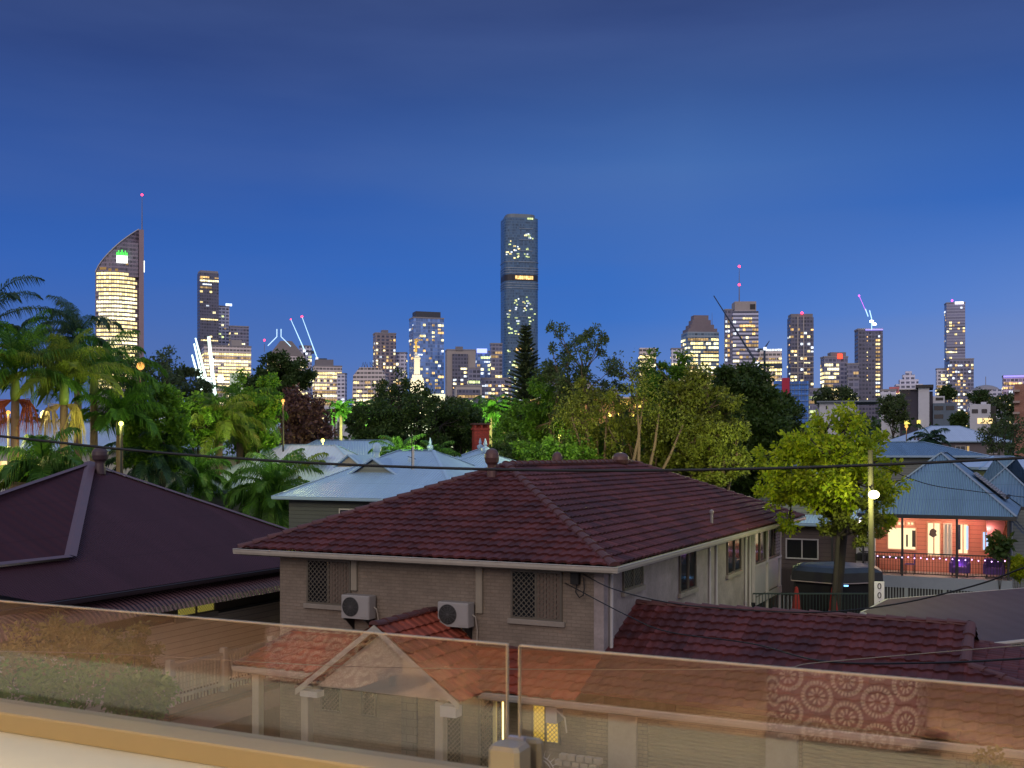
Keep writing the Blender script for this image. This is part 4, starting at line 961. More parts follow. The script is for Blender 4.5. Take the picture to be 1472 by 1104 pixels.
# --- brick chimney stack
t = thing('brick_chimney', 'bright red brick chimney with a dark vented top, behind the brick house ridge', 'chimney', Vector((xat(691, 72), 72, 0)))
BR = brickm('red chimney brick', (.38, .055, .04), (.28, .04, .035), (.12, .05, .045), .23, .09, .012, .3)
fc = frot(xat(691, 72), 72, 12); zt_, zb_ = zat(609, 72), zat(642, 72); fc.x = fc.x * 1.5; fc.y = fc.y * 1.5
mb = MB(); mb.box(fc, -.33, .33, -.33, .33, 1, zt_ - .42); mb.box(fc, -.37, .37, -.37, .37, zt_ - .42, zt_ - .3)
for a in (-.33, -.04, .25): mb.box(fc, a, a + .08, -.33, .33, zt_ - .3, zt_ - .08)
mb.box(fc, -.25, .25, -.2, .3, zt_ - .3, zt_ - .08)
mb.build('stack', BR, t); mb = MB(); mb.bbox(fc, -.4, .4, -.4, .4, zt_ - .08, zt_ + .02, .02); mb.build('cap', plain('dark chimney cap', (.07, .03, .03), .7), t)

# --- mid distance low rise buildings (flat tops)
BLKF = {}
def block(fr, parent, u0, u1, v0, v1, z0, z1, mat, name='wall'):
    mb = MB(); mb.bbox(fr, u0, u1, v0, v1, z0, z1, .04); return mb.build(name, mat, parent)
def blk(px0, px1, py0, py1, y, mat, parent, name='wall', d=8, dv=0, base=False):
    "axis-facing block whose front covers the given photograph rectangle"
    if parent.name not in BLKF:
        L0 = ORG[parent]; ry = Vector((L0.x, L0.y, 0)).normalized(); BLKF[parent.name] = (Frame(0, 0, ry.y, -ry.x), ry)
    fr, ry = BLKF[parent.name]; z0 = gz(xat(px0, y), y) - 1 if base else zat(py1, y)
    vv = Vector((ORG[parent].x, y, 0)).dot(ry)
    def uu(px):
        r = (px - 736) / FPX; return vv * (r * ry.y - ry.x) / (ry.y + r * ry.x)
    return block(fr, parent, uu(px0), uu(px1), vv + dv, vv + d, z0, zat(py0, y), mat, name)
WHT = plain('white render', (.50, .52, .60), .75, var=.1); BLKM = facade('charcoal apartment wall', (.035, .03, .04), (.015, .012, .02), 3, 3.2, .55, .6)
GRN = plain('steel blue render', (.10, .14, .20), .7); 
y = 190; t = thing('apartment_block', 'modern black and white apartment block with a tall white lift tower', 'apartment block', Vector((xat(1320, y), y, gz(0, y))))
blk(1267, 1294, 566, 600, y + 2, WHT, t, d=12, base=True); blk(1294, 1322, 559, 600, y, BLKM, t, d=14, base=True); b_ = blk(1320, 1336, 557, 612, y - 1, WHT, t, 'lift_tower', 6, base=True)
blk(1336, 1341, 563, 611, y + 1, BLKM, t, d=10, base=True); blk(1341, 1374, 580, 616, y, GRN, t, 'blue_wing', 12, base=True); blk(1341, 1358, 570, 580, y + 1, WHT, t, 'penthouse', 9)
blk(1345, 1356, 572, 576, y + .9, T_DARKT, t, 'penthouse_window', .3); blk(1316, 1342, 553, 557, y - 1.6, T_DARKT, t, 'flat_roof', 10); blk(1292, 1318, 558.5, 560, y - .6, T_WHITE, t, 'roof_edge', 12)
for (a, b, c, d) in ((1299, 1311, 574, 577), (1299, 1309, 586, 588), (1343, 1356, 584, 590), (1343, 1356, 596, 602), (1360, 1372, 584, 590)): blk(a, b, c, d, y - .05, T_GLASS, t, 'window', .2)
for (a, b, c, d) in ((1300, 1308, 604, 610), (1318, 1323, 604, 609)): blk(a, b, c, d, y - 1.2, emis('yellow shop light', (1, .8, .15), 1.4), t, 'lit_window', .3)
y = 165; t = thing('white_apartment_house', 'white cubic apartment house with lit yellow lower windows', 'apartment block', Vector((xat(1412, y), y, gz(0, y))))
blk(1394, 1424, 581, 612, y, WHT, t, base=True); blk(1424, 1432, 584, 612, y + 1, T_DARKT, t, 'side_wall', 6, base=True); blk(1410, 1418, 578, 581, y + 1, WHT, t, 'roof_box', 3)
for (a, b) in ((1397, 1406), (1411, 1419)): blk(a, b, 588, 594, y - .05, T_GLASS, t, 'window', .2)
for (a, b) in ((1405, 1412), (1413, 1427)): blk(a, b, 601, 609, y - .05, WARM, t, 'lit_window', .2)
y = 150; t = thing('brick_apartment_block', 'salmon brick apartment block cut by the right border', 'apartment block', Vector((xat(1465, y), y, gz(0, y))))
blk(1458, 1500, 552, 640, y, brickm('salmon brick', (.30, .16, .13), (.24, .12, .10), (.2, .12, .1), .6, .3), t, base=True)
for r_ in range(4): blk(1456, 1466, 560 + r_ * 16, 563 + r_ * 16, y - 1, plain('balcony slab', (.3, .25, .24), .8), t, 'balcony', 2)
y = 230; t = thing('white_flats', 'low white flats with small dark windows left of the spotlit spire', 'apartment block', Vector((xat(487, y), y, gz(0, y))))
blk(465, 484, 584, 622, y, WHT, t, base=True); blk(480, 505, 592, 640, y - 8, WHT, t, 'front_wing', 8, base=True)
for (a, b) in ((473, 475), (493, 495)): blk(a, b, 593, 597, y - .1, T_GLASS, t, 'window', .3)
for k in range(4): blk(470 + k * 5, 472 + k * 5, 606, 640, y - 8.3, T_DARKT, t, 'column', .3)
y = 150; t = thing('white_shed', 'pale block between the light masts and the round tree', 'building', Vector((xat(342, y), y, gz(0, y))))
blk(330, 352, 537, 600, y, WHT, t, base=True); blk(330, 352, 536, 537.5, y - .2, T_WHITE, t, 'parapet', 8.4)
y = 210; t = thing('warehouse', 'white shed with skillion roof left of the apartment block', 'building', Vector((xat(1210, y), y, gz(0, y))))
blk(1178, 1230, 578, 600, y, WHT, t, base=True); blk(1174, 1262, 576, 578, y - 1, ZND, t, 'flat_roof', 14); blk(1187, 1189, 583, 588, y - .1, T_GLASS, t, 'window', .3)
# lit street frontage glowing behind the eucalypts
y = 120; t = thing('lit_shopfront', 'amber lit two storey building glowing behind the eucalypts', 'building', Vector((xat(880, y), y, gz(0, y))))
ORW = plain('ochre render', (.45, .26, .12), .8, var=.25, scale=.4)
blk(770, 975, 572, 640, y, ORW, t, d=10, base=True); blk(768, 977, 570.5, 572.5, y - .4, T_WHITE, t, 'parapet', 11)
for k, px in enumerate((782, 806, 826, 850, 893, 915, 938, 958)): blk(px - 2, px + 9, 576, 592, y - .1, emis('golden shop window', (1, .66, .14), 2.2) if k % 3 else T_GLASS, t, 'window', .2)
def glow_lamp(px, py, y, col, e, r=.14, lab=None, em=4.5):
    em = 1.8 if col[1] < .6 else em; r *= .8; col = (col[0], col[1] * .9, col[2] * .5)
    g = gz(xat(px, y), y); t = thing('lamp_post', lab, 'lamp', Vector((xat(px, y), y, g)), 'small street lamps among the trees'); p = at(px, py, y)
    mb = MB(); mb.tube([(p.x, p.y, g), (p.x, p.y, p.z)], .05, 6); mb.build('post', T_DARKT, t)
    mb = MB(); mb.ball(p, r, 8); mb.build('lamp_globe', emis('globe %d' % round(col[1] * 10), col, em), t)
    if e: lamp(p + V(0, -r * 1.6, 0), e, col, .1)
YG = (.95, 1, .35); OR = (1, .50, .2)
glow_lamp(464, 633, 62, YG, 500, .13, 'yellow lamp left of the steep pyramid roof'); glow_lamp(601, 655, 56, YG, 180, .11, 'yellow lamp above the wide blue roof')
for px, lab in ((813, 'amber lamp at the left of the row behind the eucalypts'), (834, 'second amber lamp in the row behind the eucalypts'), (875, 'amber lamp beside the leaning eucalypt trunk'), (889, 'amber lamp just right of the leaning trunk lamp'), (908, 'fifth amber lamp in the row behind the eucalypts'), (912 + 30, 'amber lamp at the right of the row behind the eucalypts')):
    glow_lamp(px, 597, 112, (1, .8, .25), 1500 if px in (813, 889, 942) else 0, .32, lab)
glow_lamp(804, 627, 60, YG, 90, .12, 'greenish lamp inside the shrubs below the Norfolk pine'); glow_lamp(12, 593, 40, OR, 120, .1, 'small orange lamp behind the red seeded palm'); glow_lamp(65, 597, 50, (1, .85, .4), 300, .3, 'square bright lamp between the two left palms')
glow_lamp(202, 526, 70, OR, 350, .32, 'large orange lamp in the sparse tree before the curved tower'); glow_lamp(407, 576, 60, OR, 120, .12, 'orange lamp under the round dark tree')
glow_lamp(174, 609, 42, YG, 160, .12, 'pale green lamp between the left palms and the fig'); glow_lamp(1303, 613, 110, OR, 300, .22, 'orange lamp right of the jacaranda crown')
# ------------------------------------------------------------------ trees
BARK = plain('grey brown bark', (.10, .08, .06), .9, var=.4, scale=3); BARKD = plain('dark bark', (.035, .03, .026), .9, var=.4, scale=3); BARKP = plain('peeling pale bark', (.13, .09, .065), .85, var=.4, scale=2)
def fib(n, i):
    z = 1 - 2 * (i + .5) / n; r = math.sqrt(max(0, 1 - z * z)); g = i * 2.399963; return Vector((r * math.cos(g), r * math.sin(g), z))
def leafquad(mb, p, d, n, ln, w):
    s = d.cross(n).normalized() * w; e = d * ln
    b = len(mb.v); mb.v += [tuple(p), tuple(p + e * .5 + s), tuple(p + e), tuple(p + e * .5 - s)]; mb.f.append((b, b + 1, b + 2, b + 3)); mb.mi.append(0)
def rvec(rr):
    while True:
        v = Vector((rr.uniform(-1, 1), rr.uniform(-1, 1), rr.uniform(-1, 1)))
        if .05 < v.length < 1: return v.normalized()
def broadleaf(name, lab, base, top, crown_c, rad, ncl, per, ls, leafmat, bark=BARKD, seed=1, tr=.16, clr=.3, droop=.2, group=None, hollow=.55, cat='tree', lean=None, bare=0, ragged=.25, shape=None):
    "base: foot; crown_c/rad: centre and radii of the crown; ncl clusters of per leaves of length ls"
    rr = random.Random(seed); base = Vector(base); cc = Vector(crown_c); t = thing(name, lab, cat, base, group)
    fork = base.lerp(cc, .55) if lean is None else Vector(lean)
    fork.z = min(fork.z, cc.z - rad[2] * .35)
    tm = MB(); n_l = max(3, min(9, ncl // 8)); k1 = []
    mid = base.lerp(fork, .5) + Vector((rr.uniform(-.1, .1), rr.uniform(-.1, .1), 0)) * (fork - base).length
    tm.tube([base, mid, fork], [tr, tr * .8, tr * .62], 9, cap=False)
    for i in range(n_l):
        g = 2 * PI * i / n_l + rr.uniform(-.4, .4); rv = rr.uniform(.35, .6)
        e = cc + Vector((math.cos(g) * rad[0] * rv, math.sin(g) * rad[1] * rv, rr.uniform(-.3, .35) * rad[2]))
        m_ = fork.lerp(e, .5) + Vector((0, 0, -.08 * (e - fork).length)); tm.tube([fork, m_, e], [tr * .5, tr * .32, tr * .2], 6, cap=False); k1.append(e)
    cm = MB(); centers = []
    for i in range(ncl):
        d = fib(ncl, i); d = (d + rvec(rr) * ragged).normalized(); q = rr.uniform(hollow, 1.0) ** .6 if rr.random() < .8 else rr.uniform(.2, .8)
        q *= 1 + rr.uniform(-.5, .5) * ragged
        if shape: q *= shape(d)
        c = cc + Vector((d.x * rad[0] * q, d.y * rad[1] * q, d.z * rad[2] * q)); centers.append((c, d))
        e = min(k1, key=lambda a: (a - c).length)
        m_ = e.lerp(c, .5) + rvec(rr) * .08 * (e - c).length; tm.tube([e, m_, c], [tr * .18, tr * .1, tr * .04], 4, cap=False)
        for _ in range(2 + bare):
            q2 = c + (d + rvec(rr) * .9).normalized() * clr * rr.uniform(.6, 1.3) * rad[0] * .5; tm.tube([m_, c.lerp(q2, .4), q2], [tr * .06, tr * .04, tr * .015], 3, cap=False)
    R0 = (rad[0] + rad[1] + rad[2]) / 3
    for c, d in centers:
        cr = clr * R0 * rr.uniform(.6, 1.25); nn = int(per * 1.45 * rr.uniform(.5, 1.3)); sub = [c + rvec(rr) * cr * .7 for _ in range(4)]
        for _ in range(nn):
            o = rr.choice(sub); r3 = rvec(rr) * cr * .62 * rr.random() ** .4; r3.z *= .7
            p = o + r3; dl = (r3.normalized() * .6 + rvec(rr) * .8 + Vector((0, 0, -droop))).normalized(); leafquad(cm, p, dl, rvec(rr), ls * rr.uniform(.4, 1.5), ls * rr.uniform(.14, .40))
    tm.build('trunk', bark, t, smooth=True); cm.build('crown', leafmat, t, autouv=False); return t
LD = leafm('dark evergreen leaves', (.022, .052, .012), (.060, .105, .022)); LM = leafm('mid green leaves', (.035, .11, .012), (.13, .26, .022)); LO = leafm('olive eucalypt leaves', (.055, .085, .012), (.20, .22, .03))
LB = leafm('blue green gum leaves', (.035, .068, .030), (.09, .125, .04)); LY = leafm('lime jacaranda leaves', (.16, .30, .014), (.48, .50, .02), .5); LG = leafm('bright leaves', (.07, .20, .016), (.16, .32, .03)); LR = leafm('russet bare twigs', (.07, .035, .035), (.11, .055, .05), .1)

def W3(px, py, y): return at(px, py, y)
def tree_px(name, lab, y, pxc, pyc, rx, ry, leafmat, ncl, per, ls, base_px=None, dep=1.0, **k):
    s = y / FPX; c = at(pxc, pyc, y); bx = base_px if base_px is not None else pxc
    b = Vector((xat(bx, y), y, gz(xat(bx, y), y)))
    return broadleaf(name, lab, b, None, c, (rx * s, rx * s * dep, ry * s), ncl, per, ls, leafmat, **k)
# jacaranda: lime crown, leaning trunk
tree_px('jacaranda_tree', 'lime green jacaranda lit by the street lamp, with a leaning dark trunk', 39, 1192, 680, 93, 76, LY, 105, 170, .17, base_px=1186, seed=5, tr=.26, clr=.21, bark=BARKD, ragged=.65, hollow=.45, lean=W3(1213, 755, 39), bare=1)
tree_px('jacaranda_tree', 'pale drooping lower bough of jacaranda hanging beside the street lamp', 37.5, 1222, 742, 42, 42, LO, 30, 130, .13, base_px=1190, seed=9, tr=.12, clr=.3, lean=W3(1205, 770, 37.5), ragged=.5)
tree_px('fig_tree', 'huge dark fig tree between the eucalypts and the jacaranda', 66, 1062, 622, 68, 92, LD, 120, 330, .28, seed=11, tr=.4, clr=.26, hollow=.6)
tree_px('eucalypt_tree', 'dense olive eucalypt in front of the dark fig', 58, 1000, 615, 58, 78, LO, 80, 260, .2, seed=12, tr=.25, clr=.24, bark=BARKP, ragged=.45)
tree_px('eucalypt_tree', 'sunlit green eucalypt with its crown below the ziggurat tower', 60, 960, 570, 42, 62, LM, 55, 200, .18, base_px=975, seed=13, tr=.2, clr=.25, bark=BARKP, ragged=.5)
tree_px('eucalypt_tree', 'airy tall eucalypt with two pointed tops right of the Norfolk pine', 60, 822, 545, 48, 78, LB, 60, 130, .16, base_px=870, seed=14, tr=.2, clr=.22, bark=BARKP, lean=W3(838, 620, 60), ragged=.75, bare=1)
tree_px('eucalypt_tree', 'thin wispy eucalypt in the middle of the gum trees', 62, 905, 560, 40, 58, LB, 40, 80, .15, base_px=900, seed=15, tr=.16, clr=.22, bark=BARKP, ragged=.8, bare=1)
tree_px('eucalypt_tree', 'bushy olive eucalypt below the airy gum, beside the amber lamps', 57, 850, 606, 50, 60, LO, 55, 95, .17, base_px=880, seed=16, tr=.2, clr=.25, bark=BARKP, ragged=.6)
tree_px('eucalypt_tree', 'small wispy gum just left of the sunlit green eucalypt', 59, 925, 634, 52, 46, LO, 42, 95, .17, base_px=948, seed=17, tr=.16, clr=.25, bark=BARKP, ragged=.6)
for i, (a, b) in enumerate((((846, 690), (822, 600)), ((905, 690), (926, 570)), ((930, 690), (948, 590)), ((940, 700), (982, 610)), ((918, 690), (915, 560)))):
    y = 55.5; p0 = at(a[0], a[1] + 50, y); p1 = at(a[0], a[1], y); p2 = at(b[0], b[1], y); mb = MB(); mb.tube([p0, p1, p1.lerp(p2, .5) + V(.08, 0, 0), p2], [.11, .09, .07, .04], 8)
    g = Vector((p0.x, y, gz(p0.x, y))); t = thing('eucalypt_tree', ['leaning pale gum trunk at the left above the roof ridge', 'slender pale gum trunk forking upward behind the ball vent', 'pale gum trunk right of the ball vent', 'rightmost pale gum trunk leaning to the right', 'thin straight gum trunk between the leaning ones'][i], 'tree', g, 'pale eucalypt trunks above the ridge')
    mb.tube([g, p0], [.15, .11], 8); mb.build('trunk', BARKP, t, smooth=True)
    cm = MB(); rr = random.Random(60 + i)
    for _ in range(500):
        q = p2 + Vector((rr.gauss(0, .45), rr.gauss(0, .45), rr.gauss(0, .7))); leafquad(cm, q, rvec(rr), rvec(rr), .16, .04)
    cm.build('crown', LO, t, autouv=False)
tree_px('fig_tree', 'mid green shrubby tree below the Norfolk pine', 64, 765, 625, 62, 45, LM, 60, 200, .2, seed=21, tr=.2, clr=.26)
tree_px('fig_tree', 'dark low tree just right of the brick chimney', 58, 740, 655, 42, 26, LD, 40, 180, .16, seed=22, tr=.12, clr=.3)
tree_px('fig_tree', 'low dark shrub tree under the airy gum', 56, 800, 655, 60, 26, LM, 45, 180, .17, seed=23, tr=.12, clr=.3)
tree_px('fig_tree', 'dark green tree filling the ground behind the pale gum trunks', 66, 890, 650, 85, 40, LM, 70, 220, .22, seed=24, tr=.2, clr=.3)
tree_px('round_tree', 'round dark evergreen tree left of the striped office block', 85, 405, 558, 42, 48, LD, 70, 210, .26, seed=25, tr=.25, clr=.24, ragged=.35)
tree_px('poinciana_tree', 'broad dark spreading tree in front of the spotlit spire base', 74, 605, 600, 62, 42, LD, 70, 110, .22, seed=26, tr=.3, clr=.24, ragged=.5, bare=1, droop=0)
tree_px('poinciana_tree', 'upper dark limb crown left of the spotlit spire', 78, 573, 570, 34, 30, LD, 34, 90, .2, base_px=600, seed=27, tr=.2, clr=.26, ragged=.6, bare=1)
tree_px('dark_tree', 'dark bushy tree left of the spreading tree', 72, 545, 612, 40, 34, LD, 50, 200, .2, seed=28, tr=.2, clr=.3)
tree_px('dark_tree', 'dark bushy tree right of the spreading tree', 76, 658, 612, 38, 32, LD, 50, 200, .22, seed=29, tr=.2, clr=.3)
tree_px('sparse_tree', 'sparse dark leaved tree with the orange lamp, in front of the curved tower', 80, 215, 545, 62, 40, LB, 60, 80, .24, seed=30, tr=.25, clr=.26, ragged=.7, bare=2)
tree_px('sparse_tree', 'sparse dark treetop between the orange lamp and the light masts', 84, 268, 562, 42, 38, LB, 40, 90, .24, seed=31, tr=.2, clr=.28, ragged=.6, bare=2)
tree_px('mango_tree', 'round bright green mango tree behind the left palms', 52, 225, 618, 46, 60, LM, 70, 240, .2, seed=32, tr=.25, clr=.25, hollow=.65)
tree_px('mango_tree', 'feathery bright green tree right of the light masts', 62, 362, 600, 40, 60, LG, 60, 200, .2, seed=33, tr=.2, clr=.25, ragged=.5)
tree_px('mango_tree', 'green tree top between the mango tree and the centre palms', 58, 290, 605, 42, 40, LM, 40, 180, .2, seed=34, tr=.2, clr=.28)
tree_px('bare_tree', 'leafless russet twiggy tree below the round evergreen', 68, 432, 608, 42, 46, LR, 80, 60, .30, seed=35, tr=.14, clr=.28, bark=plain('russet bark', (.09, .05, .045), .9), bare=6, ragged=.4)
tree_px('bare_tree', 'dark twiggy tree at the right end above the coral house roof', 85, 1440, 622, 34, 30, LB, 40, 40, .22, seed=36, tr=.12, clr=.3, bare=4)
tree_px('street_tree', 'grey green tree left of the black apartment block', 150, 1284, 588, 20, 20, LB, 30, 90, .4, seed=37, tr=.2, clr=.35)
tree_px('street_tree', 'dark tree in front of the striped curved office tower', 240, 1200, 572, 26, 16, LB, 30, 90, .6, seed=38, tr=.3, clr=.35)
tree_px('street_tree', 'dark tree crown above the blue apartment wing', 210, 1361, 564, 13, 10, LD, 24, 90, .45, seed=39, tr=.3, clr=.4)
tree_px('street_tree', 'dark tree right of the white apartment house', 180, 1445, 585, 24, 16, LB, 30, 90, .45, seed=40, tr=.3, clr=.35)
tree_px('street_tree', 'dark round tree above the low domed building', 260, 1409, 571, 14, 10, LD, 24, 90, .5, seed=41, tr=.3, clr=.4)
tree_px('street_tree', 'dark green tree left of the white apartment house', 140, 1378, 603, 12, 10, LD, 24, 110, .3, seed=42, tr=.2, clr=.4)
tree_px('street_tree', 'olive tree between the dark fig and the jacaranda', 90, 1128, 612, 26, 46, LD, 40, 160, .26, seed=43, tr=.2, clr=.3)
tree_px('street_tree', 'green shrub tree under the jacaranda left side', 75, 1115, 640, 26, 26, LM, 30, 140, .2, seed=44, tr=.2, clr=.3)
tree_px('street_tree', 'grey purple twiggy tree right of the jacaranda', 120, 1330, 640, 24, 10, LR, 30, 60, .3, seed=45, tr=.15, clr=.35, bare=2)
0 and tree_px('eucalypt_tree', 'full leafy olive gum filling the gap left of the sunlit green eucalypt', 61, 905, 620, 62, 56, LO, 70, 200, .2, base_px=890, seed=71, tr=.18, clr=.26, bark=BARKP, ragged=.5)
tree_px('eucalypt_tree', 'leafy green gum just right of the Norfolk pine', 62, 800, 590, 42, 66, LM, 60, 170, .18, base_px=815, seed=72, tr=.18, clr=.24, bark=BARKP, ragged=.6)
tree_px('eucalypt_tree', 'drooping yellow green gum with its foot behind the roof hip', 56, 1035, 650, 46, 56, LO, 60, 220, .18, base_px=1030, seed=73, tr=.18, clr=.25, bark=BARKP, ragged=.5, droop=.6)
# shrubs by the balcony
tree_px('wispy_shrub', 'yellow green wispy shrub seen through the glass, in front of the left wall', 18, 95, 945, 95, 42, leafm('dry yellow leaves', (.10, .10, .03), (.26, .22, .07)), 60, 70, .09, seed=50, tr=.03, clr=.26, ragged=.7, bare=2)
tree_px('wispy_shrub', 'second dry yellow shrub seen through the glass, nearer the picket fence', 19, 185, 955, 50, 48, MATS['dry yellow leaves'], 40, 60, .09, seed=51, tr=.03, clr=.26, ragged=.7, bare=2)
tree_px('hedge_bush', 'dark blue green hedge bush at the lower left through the glass', 16.5, 60, 985, 110, 24, LM, 46, 60, .10, seed=52, tr=.03, clr=.3)
tree_px('hedge_bush', 'dark green bush by the end of the picket fence', 18, 205, 1000, 50, 32, LM, 34, 60, .10, seed=53, tr=.03, clr=.3)
tree_px('potted_plant', 'sprig of leaves poking up at the lower right through the glass', 9, 1425, 1095, 22, 16, MATS['dry yellow leaves'], 14, 18, .05, seed=54, tr=.01, clr=.4)
tree_px('veranda_plant', 'dark broad leaved plant at the right end of the veranda', 45.6, 1437, 786, 13, 17, LD, 14, 16, .3, seed=55, tr=.03, clr=.5)
tree_px('garden_shrub', 'yellow green shrub at the right border beside the coral house', 46, 1463, 815, 14, 16, LY, 20, 120, .12, seed=56, tr=.03, clr=.4)

# ------------------------------------------------------------------ palms
PL = leafm('palm leaflets', (.026, .10, .014), (.085, .20, .024), .35); PD = leafm('dark palm leaflets', (.014, .045, .03), (.035, .085, .05), .3); PYL = leafm('yellow green palm leaflets', (.075, .14, .012), (.17, .22, .03), .35); SHAFT = plain('green crownshaft', (.10, .16, .035), .5, var=.2)
PTR = plain('ringed palm trunk', (.15, .105, .075), .9, var=.4, scale=4)
def frond(mb, base, az, elev, ln, curve, rr, lw_=.028, ll=.5, n=34, vee=.35, droop=.8):
    "one feather frond: arched rachis with paired leaflets"
    h = Vector((math.cos(az), math.sin(az), 0)); up = Vector((0, 0, 1)); side = h.cross(up); pts = []; p = Vector(base); e = elev
    m = 12
    for i in range(m + 1):
        pts.append(p.copy()); e_ = e - curve * (i / m) ** 1.3; p = p + (h * math.cos(e_) + up * math.sin(e_)) * ln / m
    mb.tube(pts, [.03 * (1 - i / (m + 1)) + .004 for i in range(m + 1)], 4, cap=False)
    for i in range(n):
        t = .12 + .88 * i / n; k = t * m; a = int(min(k, m - 1)); q = pts[a].lerp(pts[a + 1], k - a); tg = (pts[a + 1] - pts[a]).normalized(); nrm = side.cross(tg).normalized()
        if nrm.z < 0: nrm = -nrm
        L_ = ll * (math.sin(PI * min(1, (t * .92 + .08))) ** .55) * rr.uniform(.85, 1.1)
        for s in (-1, 1):
            d = (side * s * 1.0 + tg * (.55 + .5 * t) + nrm * vee * rr.uniform(.2, 1)).normalized()
            w = tg * lw_ * .5; mid = q + d * L_ * .5; tip = q + d * L_ * .9 + Vector((0, 0, -droop * L_ * rr.uniform(.5, 1.2)))
            b = len(mb.v); mb.v += [tuple(q - w), tuple(q + w), tuple(mid + w * 1.3), tuple(tip), tuple(mid - w * 1.3)]; mb.f.append((b, b + 1, b + 2, b + 3, b + 4)); mb.mi.append(0)
def palm(lab, px, py, y, nf, ln, mat=PL, seed=1, tr=.16, shaft=1.1, elev=(1.35, -.35), curve=1.5, seeds=None, base_px=None, wind=None, ll=.5, lean=0, name='palm_tree', group='feather palms on the left', lw_=.03, n=34):
    k_ = 1.62 if y < 40 else 1; y *= k_; ln *= k_; ll *= k_; tr *= 1.3 if k_ > 1 else 1; lw_ *= 1.3 if k_ > 1 else 1;  n = int(n * 1.25)
    rr = random.Random(seed); c = at(px, py, y); bx = xat(base_px if base_px is not None else px, y); g = Vector((bx, y, gz(bx, y))); t = thing(name, lab, 'palm tree', g, group)
    mb = MB(); k = 14; pts = [g.lerp(c - V(0, 0, shaft), i / k) for i in range(k + 1)]; mb.tube(pts, [tr * (1.25 - .35 * i / k) * (1 + .05 * (i % 2)) for i in range(k + 1)], 12); mb.build('trunk', PTR, t, smooth=True)
    if shaft: mb = MB(); mb.tube([c - V(0, 0, shaft), c - V(0, 0, shaft * .7), c - V(0, 0, .1), c + V(0, 0, .15)], [tr * 1.0, tr * 1.2, tr * .8, tr * .4], 10); mb.build('crownshaft', SHAFT, t, smooth=True)
    mb = MB()
    nf = int(nf * 1.35)
    for i in range(nf):
        az = i * 2.39996 + rr.uniform(-.2, .2); f_ = (i + .5) / nf; e = elev[0] + (elev[1] - elev[0]) * f_ + rr.uniform(-.12, .12)
        if wind is not None and rr.random() < .5: az = wind + rr.uniform(-.5, .5)
        frond(mb, c, az, e, ln * rr.uniform(.85, 1.1), curve * rr.uniform(.8, 1.2), rr, ll=ll, lw_=lw_, n=n)
    mb.build('crown', mat, t, autouv=False)
    if seeds:
        for j, (du, mt) in enumerate(seeds):
            mb = MB(); o = c + Vector((du * k_, -.15, -shaft - .02))
            for q in range(60):
                a = rr.uniform(0, 2 * PI); r = rr.random() ** .5 * .27 * k_; e1 = o + Vector((math.cos(a) * r * .55, math.sin(a) * r * .5 - .1, .12 - r * .9)); e2 = e1 + Vector((math.cos(a) * r * .55 + rr.uniform(-.08, .08), math.sin(a) * .1, -rr.uniform(.35, .95) * k_ * (1.2 - r / k_)))
                mb.tube([o + Vector((-du * k_ * .8, .1, .05)), e1, e1.lerp(e2, .5) + rvec(rr) * .03, e2], [.016, .013, .011, .006], 3, cap=False)
            mb.build('seed_cluster', mt, t)
    return t
RS = plain('rust red palm seeds', (.20, .045, .02), .8, var=.5, scale=10); YS = plain('straw yellow palm stems', (.30, .26, .07), .8, var=.4, scale=8); GS = plain('buff palm stems', (.26, .19, .10), .8, var=.4, scale=8)
palm('king palm at the left border with hanging rust red seed clusters', 22, 540, 27, 13, 1.9, PL, 1, .13, 1.0, elev=(1.45, .15), curve=1.25, seeds=((-.35, RS), (.4, RS)), base_px=18, ll=.5)
palm('king palm with long straw yellow flower stems beside the red seeded palm', 92, 547, 27.5, 12, 1.8, PYL, 2, .13, 1.0, elev=(1.45, .15), curve=1.25, seeds=((-.3, GS), (.35, YS)), ll=.5)
palm('windswept dark palm rising against the sky near the curved tower', 112, 485, 33, 13, 2.1, PD, 3, .14, .9, wind=2.5, curve=1.7, ll=.5)
palm('tall green palm crown directly below the windswept palm', 135, 540, 30, 14, 2.0, PL, 4, .13, 1.0, elev=(1.4, .0), ll=.55)
palm('dark palm with upright fronds at the far left border', -25, 470, 30, 14, 2.3, PD, 5, .14, .9)
palm('low palm with buff flower stems under the red seeded palm', 62, 668, 24, 9, 1.2, PL, 6, .12, .7, seeds=((-.6, GS),))
palm('green palm between the mango tree and the plum roof vent', 172, 600, 30, 12, 1.5, PL, 7, .12, .8, elev=(1.4, .1))
palm('pale trunked palm just left of the twin trunks', 315, 612, 36, 14, 1.8, PYL, 8, .15, .3, ll=.5)
palm('centre palm of the group above the plum roof hip', 345, 598, 38, 14, 2.0, PL, 9, .16, .9, ll=.55)
palm('dense drooping palm at the right end of the plum roof ridge', 392, 705, 33, 30, 1.7, PL, 10, .12, .2, elev=(1.5, -.9), ll=.5)
palm('small drooping palm left of the pale blue gablets', 430, 690, 36, 16, 1.3, PYL, 11, .1, .2)
palm('low dark palm behind the plum roof hip', 282, 690, 34, 18, 1.5, PL, 12, .1, .2, ll=.4)
palm('dark frond clump directly behind the plum roof vent', 218, 665, 32, 18, 1.5, PD, 13, .1, .2, ll=.4)
palm('bright green palm clump low at the left border', 45, 690, 25, 14, 1.0, PYL, 14, .08, .2, ll=.35)
palm('dark palm in the shade of the spreading tree', 575, 655, 62, 18, 2.0, PL, 15, .14, .3, group='small palms near the blue roofs')
palm('small palm left of the finial roofs', 625, 660, 64, 16, 1.8, PL, 16, .14, .3, group='small palms near the blue roofs')
